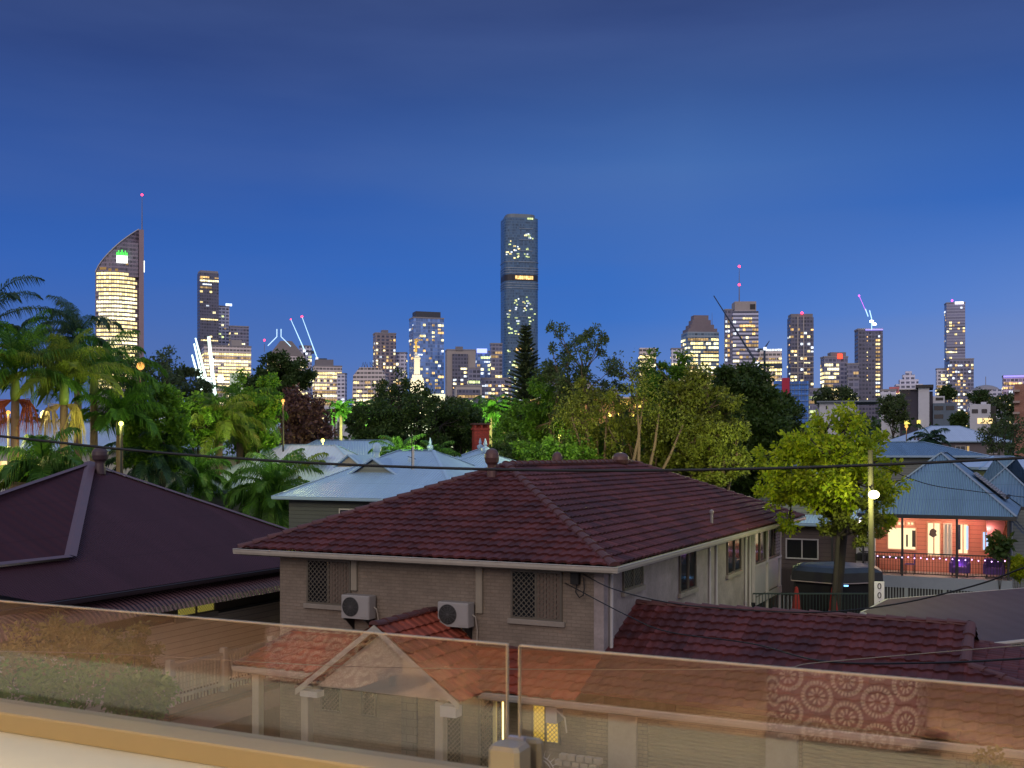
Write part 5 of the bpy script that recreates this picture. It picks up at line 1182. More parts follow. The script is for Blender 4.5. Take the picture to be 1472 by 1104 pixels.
for i, (px, py, y) in enumerate(((490, 592, 150), (520, 594, 152), (542, 594, 150), (560, 596, 148), (690, 592, 150), (672, 594, 140), (725, 590, 130), (705, 594, 128))):
    palm(['floodlit palm left of the glowing white terrace', 'floodlit palm second from the white flats', 'floodlit palm in the middle of the white terrace', 'floodlit palm below the domed office', 'dark palm above the brick chimney', 'dark palm left of the brick chimney top', 'green lit palm under the Norfolk pine', 'green lit palm right of the brick chimney'][i], px, py, y, 16, 3.0, PL, 20 + i, .2, .4, ll=.9, lw_=.10, n=16, group='distant floodlit palms')
palm('small dark palm in front of the long white hip roof', 1338, 632, 105, 16, 2.2, PD, 31, .15, .3, ll=.6, lw_=.06, n=20, group='small palms near the blue roofs')
for px, y in ((495, 148), (545, 148), (720, 126)): lamp(at(px, 612, y) + V(0, -3, 0), 5500, (.75, 1, .35), .4, 'palm_uplight')
for p, e, c in ((at(30, 630, 41), 200, (1, .85, .3)), (at(140, 620, 44), 190, (1, .95, .3)), (at(300, 600, 56), 260, (1, 1, .35)), (at(985, 630, 52), 420, (.95, 1, .35)), (at(880, 600, 52), 460, (1, .9, .35)), (at(1085, 640, 54), 420, (.95, 1, .4)), (at(770, 620, 54), 200, (1, 1, .45)), (at(600, 640, 62), 300, (.95, 1, .5)), (at(240, 600, 46), 220, (.9, 1, .35)), (at(390, 610, 56), 220, (.9, 1, .35))): lamp(p + V(0, -1.5, 0), e, c, .3, 'tree_fill_light')  # added fill lamps without fittings, they brighten the trees

# Norfolk pine
yN = 66; t = thing('norfolk_pine', 'tall narrow Norfolk pine in front of the skyscraper', 'tree', Vector((xat(755, yN), yN, gz(0, yN))))
x0 = xat(756, yN); zt_ = zat(468, yN); g = gz(0, yN); mb = MB(); mb.tube([(x0, yN, g), (x0, yN, zt_)], [.3, .02], 8); mb.build('trunk', BARKD, t)
cm = MB(); rr = random.Random(3); nw = 29
for w_ in range(nw):
    fz_ = w_ / (nw - 1); z = zt_ - .15 - 6.6 * fz_ ** 1.05; Lb = .12 + 1.75 * fz_ ** .85
    for k in range(8):
        az = 2 * PI * k / 8 + w_ * .55; h = Vector((math.cos(az), math.sin(az), 0)); s = h.cross(V(0, 0, 1)); el = .62 - .5 * fz_; Lk = Lb * rr.uniform(.6, 1.15)
        p0 = V(x0, yN, z); p1 = p0 + (h * math.cos(el) + V(0, 0, math.sin(el))) * Lk; cm.tube([p0, p1], [.03, .01], 3, cap=False)
        nn = int(10 + 22 * fz_)
        for i in range(nn):
            tt = .2 + .8 * i / nn; q = p0.lerp(p1, tt)
            for sg in (-1, 1):
                d = (s * sg * .7 + h * .5 + V(0, 0, .45 * rr.uniform(.3, 1.2))).normalized(); leafquad(cm, q, d, h, .38 * rr.uniform(.6, 1.1) * (1.1 - tt * .4), .032)
cm.build('crown', leafm('pine needles', (.012, .028, .012), (.04, .055, .02), .1), t, autouv=False)
# mid-distance tree belt that reads as one mass
mb = MB(); rr = random.Random(77)
for i in range(26000):
    y = rr.choice((95, 130, 170, 230, 320, 430)) * rr.uniform(.93, 1.07); x = rr.uniform(-.55, .55) * y
    hh = (3.2 + 2.2 * math.sin(x * .21 + y) + 1.5 * math.sin(x * .07 + y * 3)) * (1 if y < 300 else 1.3); zc = gz(x, y) + rr.random() ** .6 * max(1.2, hh)
    leafquad(mb, V(x, y, zc), rvec(rr), rvec(rr), .0045 * y * rr.uniform(.6, 1.3) + .25, .0016 * y + .08)
tag(mb.build('distant_foliage', LD, autouv=False), 'belt of dark suburban treetops in front of the city', 'treetops', kind='stuff')
# ------------------------------------------------------------------ city towers
W1 = emis('warm office light', (1.0, .82, .40), 1.35); W2 = emis('bright office light', (1.0, .90, .55), 1.6); W3_ = emis('amber flat light', (1.0, .58, .20), 1.1); W4 = emis('cool white light', (.75, .85, 1.0), 1.1); W5 = emis('green tinted office light', (.72, .85, .40), .8); RED = emis('red aviation lamp', (1, .03, .08), 7); W0 = emis('dim office light', (.75, .52, .26), .5)
WSETS = {'office': [W1, W2, W1, W0], 'flat': [W3_, W1, W4, W0, W2], 'green': [W5, W1, W5, W0], 'cool': [W4, W2, W5, W0]}
W1 = litstrip('warm office storey', (1.0, .80, .36), 2.9); W2 = litstrip('bright office storey', (1.0, .88, .50), 3.4); W3_ = litstrip('amber flat room', (1.0, .60, .22), 2.6); W4 = litstrip('cool white room', (.80, .88, 1.0), 2.2); W5 = litstrip('green tinted office storey', (.75, .88, .40), 2.1); W0 = litstrip('dim office storey', (.85, .55, .25), 1.0)
WSETS = {'office': [W1, W2, W1, W0], 'flat': [W3_, W1, W4, W0, W2], 'green': [W5, W1, W5, W0], 'cool': [W4, W2, W5, W0]}
def face_frames(fr, w, d):
    f2 = Frame(0, 0, 1, 0); f2.o = fr(w, 0, 0); f2.x = fr.y; f2.y = -fr.x          # right face: u runs back, outward = -y2 -> +x
    f3 = Frame(0, 0, 1, 0); f3.o = fr(0, d, 0); f3.x = -fr.y; f3.y = fr.x          # left face
    return [(fr, w), (f2, d), (f3, d)]
def rooms(parent, fr, W, z0, z1, fh, bw, p, kind, seed, inset=.05, gh=.5, gw=.85, cap=95, prows=None, cols=None, runs=True, proud=.25, curve=None, name='lit_window'):
    "lit rooms: each run of lit bays on a storey is one window piece; beyond the cap the rest is one piece"
    p = min(.95, p * 1.3) if p < .7 else p
    rr = random.Random(seed); nf = int((z1 - z0) / fh); nb = max(1, int(W / bw)); bw = W / nb; items = []
    for i in range(nf):
        pf = p * (prows(i / max(1, nf - 1)) if prows else 1) ; k = 0
        pf = pf * rr.uniform(.55, 1.25) if p < .95 else pf
        while k < nb:
            if (cols is None or cols(k / nb, i / nf)) and rr.random() < pf:
                e = k + 1
                if runs:
                    while e < nb and rr.random() < min(.92, pf + .1) and (cols is None or cols(e / nb, i / nf)): e += 1
                items.append((i, k, e)); k = e + (1 if runs else 0)
            else: k += 1
    rr.shuffle(items); items.sort(key=lambda a: -(a[2] - a[1])); ms = WSETS[kind]; rest = {}
    for j, (i, a, b) in enumerate(items):
        za = z0 + i * fh + fh * .12; zb = za + fh * gh
        mb = MB()
        q0 = a * bw + bw * (1 - gw) / 2; q1 = b * bw - bw * (1 - gw) / 2; zt = zb - (fh * gh * .3 if rr.random() < .2 else 0)
        mb.quad(fr(q0, -proud, za), fr(q1, -proud, za), fr(q1, -proud, zt), fr(q0, -proud, zt))
        if j < cap: mb.build(name, rr.choice(ms), parent)
        else:
            m_ = rr.choice(ms); r_ = rest.setdefault(m_.name, (m_, MB()))[1]; off = len(r_.v); r_.v += mb.v; r_.f += [tuple(off + q for q in f__) for f__ in mb.f]; r_.mi += mb.mi
    for n_, (m_, q) in rest.items(): tag(q.build('small_lit_windows', m_, parent), kind='stuff')
def tower(lab, px0, px1, py, y, fmat, rot=14, dr=.7, fh=3.6, bw=3.2, p=.3, kind='office', seed=1, crown=None, name='office_tower', top_off=2.5, base=None, sides=True, z0=None, group=None, p_side=None, gh=.58, gw=.85, cat='tower', parapet=True, **k):
    "tower whose silhouette fills px0..px1 of the photograph at distance y"
    W = (px1 - px0) / FPX * y; r = math.radians(rot + math.degrees(math.atan2(xat((px0 + px1) / 2, y), y)) * -1); ar = math.radians(abs(rot))
    w = W / (math.cos(ar) + dr * math.sin(ar)); d = dr * w; xm = xat((px0 + px1) / 2, y); zt = zat(py, y); g = gz(xm, y) - 3 if base is None else base
    fr = Frame(0, 0, math.cos(r), math.sin(r)); c = Vector((xm, y + d / 2, 0)); fr.o = c - fr.x * (w / 2) - fr.y * (d / 2)
    t = thing(name, lab, cat, fr(w / 2, d / 2, g), group)
    mb = MB(); mb.box(fr, 0, w, 0, d, g, zt); body = mb.build('body', fmat, t)
    if parapet: mb = MB(); mb.box(fr, -.3, w + .3, -.3, d + .3, zt + .01, zt + 1.2); mb.build('parapet', PCAP, t)
    ff = face_frames(fr, w, d); zz = (zt - 130 if z0 is None else z0); zz = max(zz, g + 5)
    if p > 0:
        rooms(t, ff[0][0], w, zz, zt - top_off, fh, bw, p, kind, seed, gh=gh, gw=gw, **k)
        if sides: rooms(t, ff[1 if rot < 0 else 2][0] if rot > 0 else ff[1][0], d, zz, zt - top_off, fh, bw, p_side if p_side is not None else p * .6, kind, seed + 50, gh=gh, gw=gw, cap=30, **{a: b for a, b in k.items() if a in ('prows',)})
    return t, fr, w, d, zt, ff
PCAP = plain('grey parapet', (.26, .25, .28), .7, scale=.1)
FG = facade('grey curtain wall', (0.210, 0.193, 0.219), (0.081, 0.081, 0.108), 3.6, 3.2); FBR = facade('brown flat block facade', (0.263, 0.201, 0.175), (0.054, 0.054, 0.072), 3.2, 4.2, .6, .62)  # facade colours lifted; distance haze is put into the albedo
FBL = facade('blue glass tower skin', (0.193, 0.263, 0.385), (0.126, 0.216, 0.396), 3.3, 2.2, .8, .9, .12); FW = facade('pale concrete facade', (0.595, 0.542, 0.525), (0.108, 0.108, 0.135), 3.6, 4, .5, .7); FBG = facade('beige facade', (0.630, 0.507, 0.403), (0.126, 0.108, 0.090), 3.8, 3.4, .5, .85)
FDK = facade('charcoal tower skin', (0.131, 0.119, 0.137), (0.063, 0.063, 0.081), 3.3, 2.6, .6, .75); FGR = facade('concrete slab bands', (0.473, 0.438, 0.455), (0.090, 0.090, 0.117), 3.4, 30, .5, .98)
ROOFB = plain('rooftop plant', (.2, .19, .22), .7, scale=.1)
def fbox(t, fr, a, b, c, d, z0, z1, mat=None, name='roof_plant'):
    mb = MB(); mb.box(fr, a, b, c, d, z0, z1); return mb.build(name, mat or ROOFB, t)
def mast(t, p, h, r=.35, lamps=(1.0,), name='mast', col=None):
    mb = MB(); p = Vector(p); mb.tube([p, p + V(0, 0, h)], [r, r * .3], 6); m_ = mb.build(name, col or ROOFB, t)
    for q in lamps: mb = MB(); mb.ball(p + V(0, 0, h * q), 1.1, 8); mb.build('aviation_lamp', RED, m_)
# 1 sail shaped tower at the left, convex curved front
y = 1050; xl, xr = xat(137, y), xat(207, y); W = xr - xl; g = gz(0, y); zt = zat(326, y); zs = zat(392, y)
t = thing('sail_tower', 'sail shaped tower with a sloping curved crest, lit floors and a green sign', 'tower', Vector(((xl + xr) / 2, y + 15, g)))
n = 16; ry = V((xl + xr) / 2, y, 0).normalized(); W *= ry.y; fx = Frame(xl, y, ry.y, -ry.x); fx.o = V((xl + xr) / 2, y, 0) - fx.x * W / 2; wb = W * .9
cv = lambda q: 9 * (1 - math.sin(PI * min(1, max(0, q)) * .92 + .12))
crest = lambda q: zs + (zt - zs) * (q ** .74 if q > 0 else 0)
mb = MB()
for i in range(n + 1):
    q = i / n; mb.v += [tuple(fx(wb * q, cv(q), g)), tuple(fx(wb * q, cv(q), crest(q))), tuple(fx(wb * q, 34, crest(q) - 4)), tuple(fx(wb * q, 34, g))]
for i in range(n): 
    a = i * 4; mb.f += [(a, a + 4, a + 5, a + 1), (a + 1, a + 5, a + 6, a + 2), (a + 2, a + 6, a + 7, a + 3)]; mb.mi += [0] * 3
mb.f += [(0, 1, 2, 3), (n * 4, n * 4 + 3, n * 4 + 2, n * 4 + 1)]; mb.mi += [0, 0]
SK = facade('sail tower skin', (0.228, 0.175, 0.184), (0.108, 0.090, 0.099), 3.9, 3, .6, .9, .2); mb.build('body', SK, t)
fbox(t, fx, wb, W, -1, 34, g, zt - 1.5, plain('mauve blade wall', (.27, .2, .24), .5, scale=.1), 'blade_wall'); fbox(t, fx, wb * .72, wb * .985, 2, 34, zs - 3, zt - 14, SK, 'dark_upper_fins')
mb = MB(); pts = [fx(wb * i / n, cv(i / n) - .6, crest(i / n) + .3) for i in range(n + 1)]; mb.tube(pts, .55, 5); mb.build('crest_edge', plain('bright crest metal', (.45, .42, .42), .4, scale=.1), t)
for k in range(int((zs - g - 12) / 3.9)):
    z = zs - 2 - k * 3.9
    if z < zat(560, y): break
    rr = random.Random(k); mb = MB(); qa, qb = .03 + rr.choice((0, 0, .05)), .955 - rr.choice((0, 0, .04)); st = 16; mb.uv = []
    for s_ in range(st):
        a = qa + (qb - qa) * s_ / st; b = qa + (qb - qa) * (s_ + 1) / st
        i0 = len(mb.v); mb.v += [tuple(fx(wb * a, cv(a) - .3, z)), tuple(fx(wb * a, cv(a) - .3, z + 2.2))] if s_ == 0 else []
        mb.v += [tuple(fx(wb * b, cv(b) - .3, z)), tuple(fx(wb * b, cv(b) - .3, z + 2.2))]
        e_ = len(mb.v); mb.f.append((e_ - 4, e_ - 2, e_ - 1, e_ - 3)); mb.mi.append(0); mb.uv += [(wb * a + 300, z), (wb * b + 300, z), (wb * b + 300, z + 1), (wb * a + 300, z + 1)]
    mb.build('lit_floor', rr.choice((W1, W2, W1)), t)
for (a, b, py) in ((.70, .80, 378), (.84, .93, 382), (.10, .25, 386), (.30, .52, 388)):
    mb = MB(); z = zat(py + 2, y); mb.quad(fx(wb * a, cv(a) - .35, z), fx(wb * b, cv(b) - .35, z), fx(wb * b, cv(b) - .35, z + 2.4), fx(wb * a, cv(a) - .35, z + 2.4)); mb.build('lit_window', W3_, t, autouv=False)
mb = MB(); ec = W * .55; z0 = zat(378, y)
mb.box(fx, ec - 5, ec + 5, -1.2, -.6, z0, z0 + 7); lg = mb.build('crest_sign', emis('white sign glow', (.95, 1, .9), 2.4), t)
mb = MB()
for k in range(7): mb.box(fx, ec - 5 + k * 1.5, ec - 4.1 + k * 1.5, -1.2, -.6, z0 + 7.1, z0 + 10.2 + (1.6 if k % 2 else 0) + (.8 if k == 3 else 0))
mb.build('green_sign_rays', emis('green sign glow', (.1, .95, .12), 1.8), lg)
fbox(t, fx, W + .1, W + .8, 3, 7, zat(388, y), zat(372, y), emis('white sign glow', (1, 1, 1), 1), 'side_sign')
mast(t, fx(W - 1.5, 8, zt - 2), zat(275, y) - zt + 2, .6)
# 2 slim dark tower, companion and striped block
t, fr, w, d, zt, ff = tower('slim dark tower with a lit crown, above the striped office block', 281, 311, 392, 1150, FDK, rot=10, dr=.8, p=.05, kind='flat', seed=3, z0=zat(500, 1150), parapet=False)
fbox(t, fr, .6, w - .6, .5, d, zt, zt + 2.2, PCAP, 'crown')
rooms(t, ff[0][0], w, zt - 17, zt - 1, 3.6, 2.2, .75, 'flat', 4, name='crown_window'); fbox(t, fr, 1, w - 1, -.5, -.2, zat(460, 1150), zat(458.4, 1150), W1, 'lit_band'); fbox(t, fr, 1, w - 1, -.5, -.2, zat(490, 1150), zat(488.6, 1150), W1, 'lit_band')
t, fr, w, d, zt, ff = tower('thin chequered tower touching the slim dark tower', 311, 328, 441, 1180, FW, rot=10, p=.3, kind='cool', seed=5, fh=3.2, bw=2.5); fbox(t, fr, w * .7, w + 3, 1, 3, zt + 1.5, zt + 4, emis('white blue sign', (.6, .75, 1), 2.2), 'roof_sign')
tower('stepped brown tower right of the chequered tower', 327, 355, 470, 1160, FG, rot=8, p=.25, kind='office', seed=6)
t, fr, w, d, zt, ff = tower('broad office block with yellow lit floors behind the light masts', 285, 355, 498, 1100, FBG, rot=6, dr=.6, p=.93, kind='office', seed=7, fh=3.5, bw=2.6, gh=.55)
fbox(t, fr, w * .58, w * .8, 1, d * .7, zt, zt + 7, plain('pale plant room', (.33, .31, .32), .8, scale=.1))
# 3 domed low office etc
t, fr, w, d, zt, ff = tower('low beige tower with a pyramid roof and crossed light beams', 380, 434, 512, 1150, FBG, rot=6, p=.5, kind='office', seed=8, parapet=False)
mb = MB(); a = [fr(0, 0, zt), fr(w, 0, zt), fr(w, d, zt), fr(0, d, zt)]; zq = zat(489, 1150); bq = [fr(w * .34, d * .3, zq), fr(w * .66, d * .3, zq), fr(w * .66, d * .7, zq), fr(w * .34, d * .7, zq)]
for i in range(4): mb.quad(a[i], a[(i + 1) % 4], bq[(i + 1) % 4], bq[i])
mb.quad(*bq); mb.build('pyramid_roof', plain('taupe roof', (.2, .17, .17), .7, scale=.1), t)
BEAM = emis('blue white beam light', (.55, .8, 1), 1.4); mb = MB(); yy = 1140
for pa in (((385, 497), (398, 484), (398, 473)), ((418, 498), (404, 484), (404, 473))): mb.tube([at(a_, b_, yy) for a_, b_ in pa], .5, 5)
mb.build('roof_frame_lights', BEAM, t); mb = MB(); p_ = at(380, 495, 1149); mb.tube([p_ + V(0, 0, -8), p_], .3, 5); mb.build('mast', ROOFB, t); mb = MB(); mb.ball(at(380, 489, 1149), 1.1, 8); mb.build('aviation_lamp', RED, t)
tower('slender pale flat tower between the pyramid roof and the cranes', 429, 447, 498, 1200, FW, rot=12, p=.3, kind='cool', seed=9); 
def crane(lab, base, tip, y, col=None, light=None, tilt=0, back=10, seg=9):
    b = at(base[0], base[1], y); e = at(tip[0], tip[1], y); t = thing('tower_crane', lab, 'crane', b, 'construction cranes over the city'); mt = col or plain('dark crane steel', (.04, .06, .10), .6)
    tl = (e - b).length; sd = V(0, 1, 0); mb = MB()
    for o in (-.5, .5): mb.tube([b + sd * o, e + sd * o * .4], .28, 4)
    mb.tube([b + V(0, 0, 1.6), e], .25, 4)
    for k in range(seg): p = b.lerp(e, k / seg); q = b.lerp(e, (k + .5) / seg) + V(0, 0, 1.6 * (1 - k / seg)); mb.tube([p, q, b.lerp(e, (k + 1) / seg)], .15, 3)
    mb.build('jib', light or mt, t); mb = MB(); mb.tube([V(b.x, b.y, gz(b.x, b.y)), b], .9, 4); mb.build('mast', mt, t)
    s = 1 if tip[0] < base[0] else -1; mb = MB(); mb.box(WORLD, b.x, b.x + s * back, y - 1, y + 1, b.z - 1.2, b.z + .6); mb.build('counter_jib', mt, t); mb = MB(); mb.box(WORLD, b.x + s * back * .7, b.x + s * back, y - 1.3, y + 1.3, b.z - 2.6, b.z - 1.25); mb.build('counterweight', mt, t)
    mb = MB(); mb.box(WORLD, b.x - 1.2, b.x + 1.2, y - 2.4, y - 1.1, b.z - 1, b.z + 1.6); mb.build('cab', emis('lit crane cab', (.8, .85, 1), 1.6), t); return t
CL = emis('jib strip light', (.5, .78, 1), 1.6)
t = crane('luffing crane with a pale lit jib and red tip lamp, above the long lit office', (456, 516), (434, 455), 1150, light=CL); mb = MB(); mb.ball(at(434, 455, 1150), 1.2, 8); mb.build('aviation_lamp', RED, t)
t = crane('second lit luffing crane leaning left behind the slender pale tower', (438, 505), (418, 459), 1170, light=CL); mb = MB(); mb.ball(at(418, 459, 1170), .7, 8); mb.build('aviation_lamp', RED, t)
t, fr, w, d, zt, ff = tower('long office with yellow floors left of the small windowed annex', 447, 489, 527, 1050, FBG, rot=6, p=.9, kind='office', seed=10, fh=3.6, bw=2.8); fbox(t, fr, 2, w * .7, 2, d, zt, zt + 7); 
tower('small pale annex with square windows right of the long lit office', 484, 498, 538, 1040, FW, rot=-20, p=.12, kind='cool', seed=11, runs=False)
# 4 trapezoid office, brown flats
y = 1000; t = thing('sloped_office', 'low office with sloping sides and a truss roof, left of the brown flat tower', 'office', Vector((xat(530, y), y + 10, gz(0, y)))); fx = Frame(xat(504, y), y, 1, 0); w = xat(556, y) - fx.o.x
z0 = gz(0, y); z1 = zat(540, y); zq = zat(528, y); mb = MB()
mb.prism([fx(0, 0, z0), fx(w, 0, z0), fx(w * .96, 0, z1), fx(w * .8, 0, zq), fx(w * .25, 0, zq), fx(w * .07, 0, z1)], V(0, 22, 0)); mb.build('body', FBG, t)
rooms(t, fx.shift(w * .08, 0), w * .86, z0 + 8, z1, 4, 2.4, .8, 'office', 12); mb = MB()
for a in (0, 1):
    for k in range(6): mb.tube([fx(w * (.3 + k * .08), 2, zq + (k % 2) * 0), fx(w * (.34 + k * .06), 2, zq + 5), fx(w * (.38 + k * .08), 2, zq)], .3, 4)
mb.build('roof_truss', PCAP, t)
t, fr, w, d, zt, ff = tower('brown apartment tower left of the blue glass tower', 535, 568, 480, 1020, FBR, rot=10, p=.3, kind='flat', seed=13, runs=False, fh=3.2, bw=3, gw=.6); fbox(t, fr, w * .35, w * .65, 3, d - 3, zt, zt + 4)
tower('narrow pale tower beside the brown apartment tower', 568, 585, 508, 1030, FW, rot=-10, p=.2, kind='flat', seed=14)
t, fr, w, d, zt, ff = tower('blue glass apartment tower with a dark flat cap, behind the white spire', 587, 637, 458, 980, FBL, rot=14, dr=.6, p=.22, kind='flat', seed=15, fh=3.3, bw=2.6)
fbox(t, fr, 2.5, w - 2.5, 2, d - 2, zt, zat(447.5, 980), plain('navy cap', (.05, .055, .075), .5, scale=.1), 'cap')
t, fr, w, d, zt, ff = tower('pale U framed tower with dark middle right of the blue glass tower', 639, 683, 504, 960, plain('pale concrete', (.36, .33, .33), .8, scale=.1), rot=6, p=0, seed=16)
fbox(t, fr, w * .18, w * .72, -1.2, 0, zat(600, 960), zt - 3, FDK, 'dark_bay'); rooms(t, Frame(0, 0, 1, 0), .1, 0, 1, 3, 3, 0, 'flat', 1); f9 = fr.shift(w * .2, -1.2); rooms(t, f9, w * .5, zat(570, 960), zt - 8, 3.3, 3, .4, 'flat', 17)
fbox(t, fr, w * .3, w * .55, -1, 3, zt, zt + 3.5, ROOFB)
t, fr, w, d, zt, ff = tower('white framed glass office with bright floors, lower than the pale U framed tower', 652, 692, 556, 820, plain('white office frame', (.45, .42, .42), .7, scale=.1), rot=5, p=0, seed=18); fbox(t, fr, 1.2, w - 1.2, -.5, 0, zat(610, 820), zt - 2, FDK, 'glazing'); rooms(t, fr.shift(1.3, -.5), w - 2.6, zat(600, 820), zt - 3, 3.6, 2.4, .9, 'green', 19)
t, fr, w, d, zt, ff = tower('glass office with a violet blue roof sign left of the skyscraper', 683, 706, 506, 1000, FBL, rot=8, p=.25, kind='cool', seed=20); fbox(t, fr, 0, w * .7, -1, -.4, zt - 1, zt + 3, emis('violet sign glow', (.35, .4, 1), 2.2), 'roof_sign')
tower('grey flats touching the left edge of the skyscraper', 704, 722, 495, 990, FG, rot=8, p=.3, kind='flat', seed=21)
tower('dense grid of small lit flats below the skyscraper', 690, 735, 545, 900, FG, rot=4, p=.45, kind='flat', seed=22, runs=False, fh=3.1, bw=2.6)
tower('grey slab with bright ladder of lights right of the white framed office', 672, 690, 530, 880, FG, rot=4, p=.2, kind='cool', seed=23)
# 10 skyscraper: rounded corners
y = 1230; xl, xr = xat(719, y), xat(774, y); W = xr - xl; t = thing('skyscraper', 'very tall rounded glass skyscraper in the centre of the skyline', 'tower', Vector(((xl + xr) / 2, y + W / 2, gz(0, y)))); zt = zat(312, y)
cx, cy = (xl + xr) / 2, y + W * .45; rot_ = math.radians(12)
def rrect(z, hw, r=8, n=5):
    o = []
    for (sx, sy, a0) in ((1, -1, -PI / 2), (1, 1, 0), (-1, 1, PI / 2), (-1, -1, PI)):
        for k in range(n + 1):
            a = a0 + PI / 2 * k / n; px_ = sx * (hw - r) + r * math.cos(a); py_ = sy * (hw * .85 - r) + r * math.sin(a); o.append(V(cx + px_ * math.cos(rot_) - py_ * math.sin(rot_), cy + px_ * math.sin(rot_) + py_ * math.cos(rot_), z))
    return o
hw = W / 2 / (math.cos(rot_) + .55 * math.sin(rot_)); FS = facade('skyscraper glass skin', (0.075, 0.125, 0.165), (0.055, 0.10, 0.145), 3.1, 1.7, .7, .9, .14, .4)
def rtower(z0, z1, hw_, mat, nm):
    mb = MB(); a, b = rrect(z0, hw_), rrect(z1, hw_); n = len(a); mb.add(a + b, [(i, (i + 1) % n, n + (i + 1) % n, n + i) for i in range(n)] + [tuple(range(n, 2 * n))]); return mb.build(nm, mat, t)
rtower(gz(0, y), zt, hw, FS, 'body'); rtower(zt, zat(306, y), hw * .84, plain('crown screen', (.16, .20, .24), .5, scale=.1), 'crown')
for py in (384, 387.5, 391, 406, 409.5, 413, 362, 345, 326, 375): 
    if py in (362, 345, 326): continue
    rtower(zat(py + .8, y), zat(py, y), hw + .5, plain('steel ring', (.26, .32, .40), .4, .3, scale=.1), 'ring_band')
rtower(zat(403, y), zat(394, y), hw + .12, plain('recess shade paint', (.03, .03, .04), .5), 'recess_shade_band')  # dark band stands proud; the recess shade is put into its colour
sk = Frame(0, 0, math.cos(rot_), math.sin(rot_)); sk.o = V(cx, cy, 0)
vf = -hw * .85 - .7
def lit(a, b, pya, pyb, m_=W1): mb = MB(); mb.box(sk, a, b, vf - .2, vf, zat(pyb, y), zat(pya, y)); mb.build('lit_window', m_, t)
lit(-hw * .42, hw * .62, 396, 401, W3_); lit(-hw * .2, hw * .45, 397, 400, emis('gold lobby light', (1, .75, .4), 1.7)) if False else None
lit(-hw * .38, hw * .6, 500, 504, W3_); lit(-hw * .62, hw * .3, 523.5, 526, W5); lit(hw * .28, hw * .62, 312, 314.5, W5); 
for py in (327.5, 343.6, 359.5, 375.5, 438.5, 454, 471): lit(-hw * .2, hw * .62, py, py + .7, plain('steel ring', (.2, .2, .2)))
rr = random.Random(5)
for (ua, pa, pb, n_) in ((-.42, 350, 372, 9), (-.42, 425, 445, 8), (.12, 355, 372, 6), (.12, 425, 446, 9), (.12, 470, 482, 6), (-.42, 450, 480, 8), (-.85, 340, 375, 7), (-.85, 425, 480, 9), (.12, 333, 337, 4), (.4, 333, 345, 4), (.5, 435, 465, 5), (.3, 455, 470, 3), (-.5, 515, 570, 12), (-.8, 500, 570, 12), (.0, 540, 575, 8)):
    for _ in range(n_): py = rr.uniform(pa, pb); u_ = hw * (ua + rr.uniform(-.13, .16)); lit(u_, u_ + rr.uniform(1.2, 3.4), py, py + 1.7, rr.choice((W5, W1, W5, W4)))
# 11..14
tower('flat roofed block with a bright yellow top floor, just above the gum trees', 919, 944, 500, 900, FBG, rot=5, p=.9, kind='office', seed=24, parapet=False)
y = 1000
t, fr, w, d, zt, ff = tower('office tower with a stepped ziggurat crown, left of the mast tower', 982, 1036, 477, y, facade('green grey office skin', (0.228, 0.263, 0.263), (0.090, 0.126, 0.144), 3.6, 3, .55, .9), rot=16, dr=.75, p=.88, kind='office', seed=25, fh=3.7, bw=2.4, parapet=False)
for k, (a, z) in enumerate(((.04, 472), (.12, 466), (.2, 459), (.26, 452))): fbox(t, fr, w * a, w * (1 - a * 1.05), d * a, d * (1 - a), zat((477, 472, 466, 459)[k], y) + .01, zat(z, y), plain('mauve granite', (.2, .17, .2), .6, scale=.1), 'crown_step')
mast(t, fr(w * .85, d * .3, zat(470, y)), 14, .3, ())
tower('low pale block peeking out left of the ziggurat tower', 965, 985, 502, 990, FW, rot=6, p=.4, kind='office', seed=26)
y = 950
t, fr, w, d, zt, ff = tower('tall pale tower with slab bands and a tall red lit mast', 1052, 1093, 447, y, FGR, rot=10, dr=.8, p=.28, kind='flat', seed=27, fh=3.4, bw=2.6, parapet=False)
fbox(t, fr, w * .08, w * .92, 1, d, zt, zat(433, y), plain('pale crown concrete', (.34, .31, .32), .8, scale=.1), 'crown'); fbox(t, fr, w * .68, w * .88, .7, 1, zt + 1.5, zat(437, y), T_DARKT, 'crown_louvre')
mast(t, fr(w * .3, d * .4, zat(433, y)), zat(381, y) - zat(433, y), .5, (1.0, .49)); 
t2, fr, w, d, zt, ff = tower('narrow shaft with lit stair slots attached left of the mast tower', 1042, 1054, 446, 955, FG, rot=8, p=.0, seed=28); rooms(t2, fr, w * .6, zat(520, 955), zt - 6, 4.2, 2, .7, 'flat', 29, runs=False)
crane('dark luffing crane crossing in front of the mast tower', (1088, 524), (1026, 425), 700, back=16, seg=14)
crane('small dark crane above the white topped lit block', (1099, 502), (1106, 490), 930, back=6, seg=5)
t, fr, w, d, zt, ff = tower('bright lit block with a glowing white parapet right of the mast tower', 1092, 1126, 503, 940, FBG, rot=6, p=.7, kind='office', seed=30, fh=3.3, bw=2.4, parapet=False); fbox(t, fr, 0, w, -.5, -.1, zt - .8, zt + .8, W4, 'parapet_light')
t, fr, w, d, zt, ff = tower('dark flat tower with white line frames, right of the blue scaffolded building', 1135, 1172, 456, 960, FDK, rot=12, p=.22, kind='flat', seed=31, runs=False, fh=3.2, bw=2.8, parapet=False)
fbox(t, fr, w * .03, w * .97, .5, d * .95, zt, zat(451, 960), ROOFB, 'crown')
for a in (.3, .55): fbox(t, fr, w * a, w * a + .7, -.5, -.1, zat(560, 960), zat(455, 960), plain('white line trim', (.45, .42, .42), .6), 'vertical_trim')
for py in (513, 521, 529, 537): fbox(t, fr, 0, w, -.5, -.1, zat(py, 960), zat(py, 960) + .7, MATS['white line trim'], 'slab_trim')
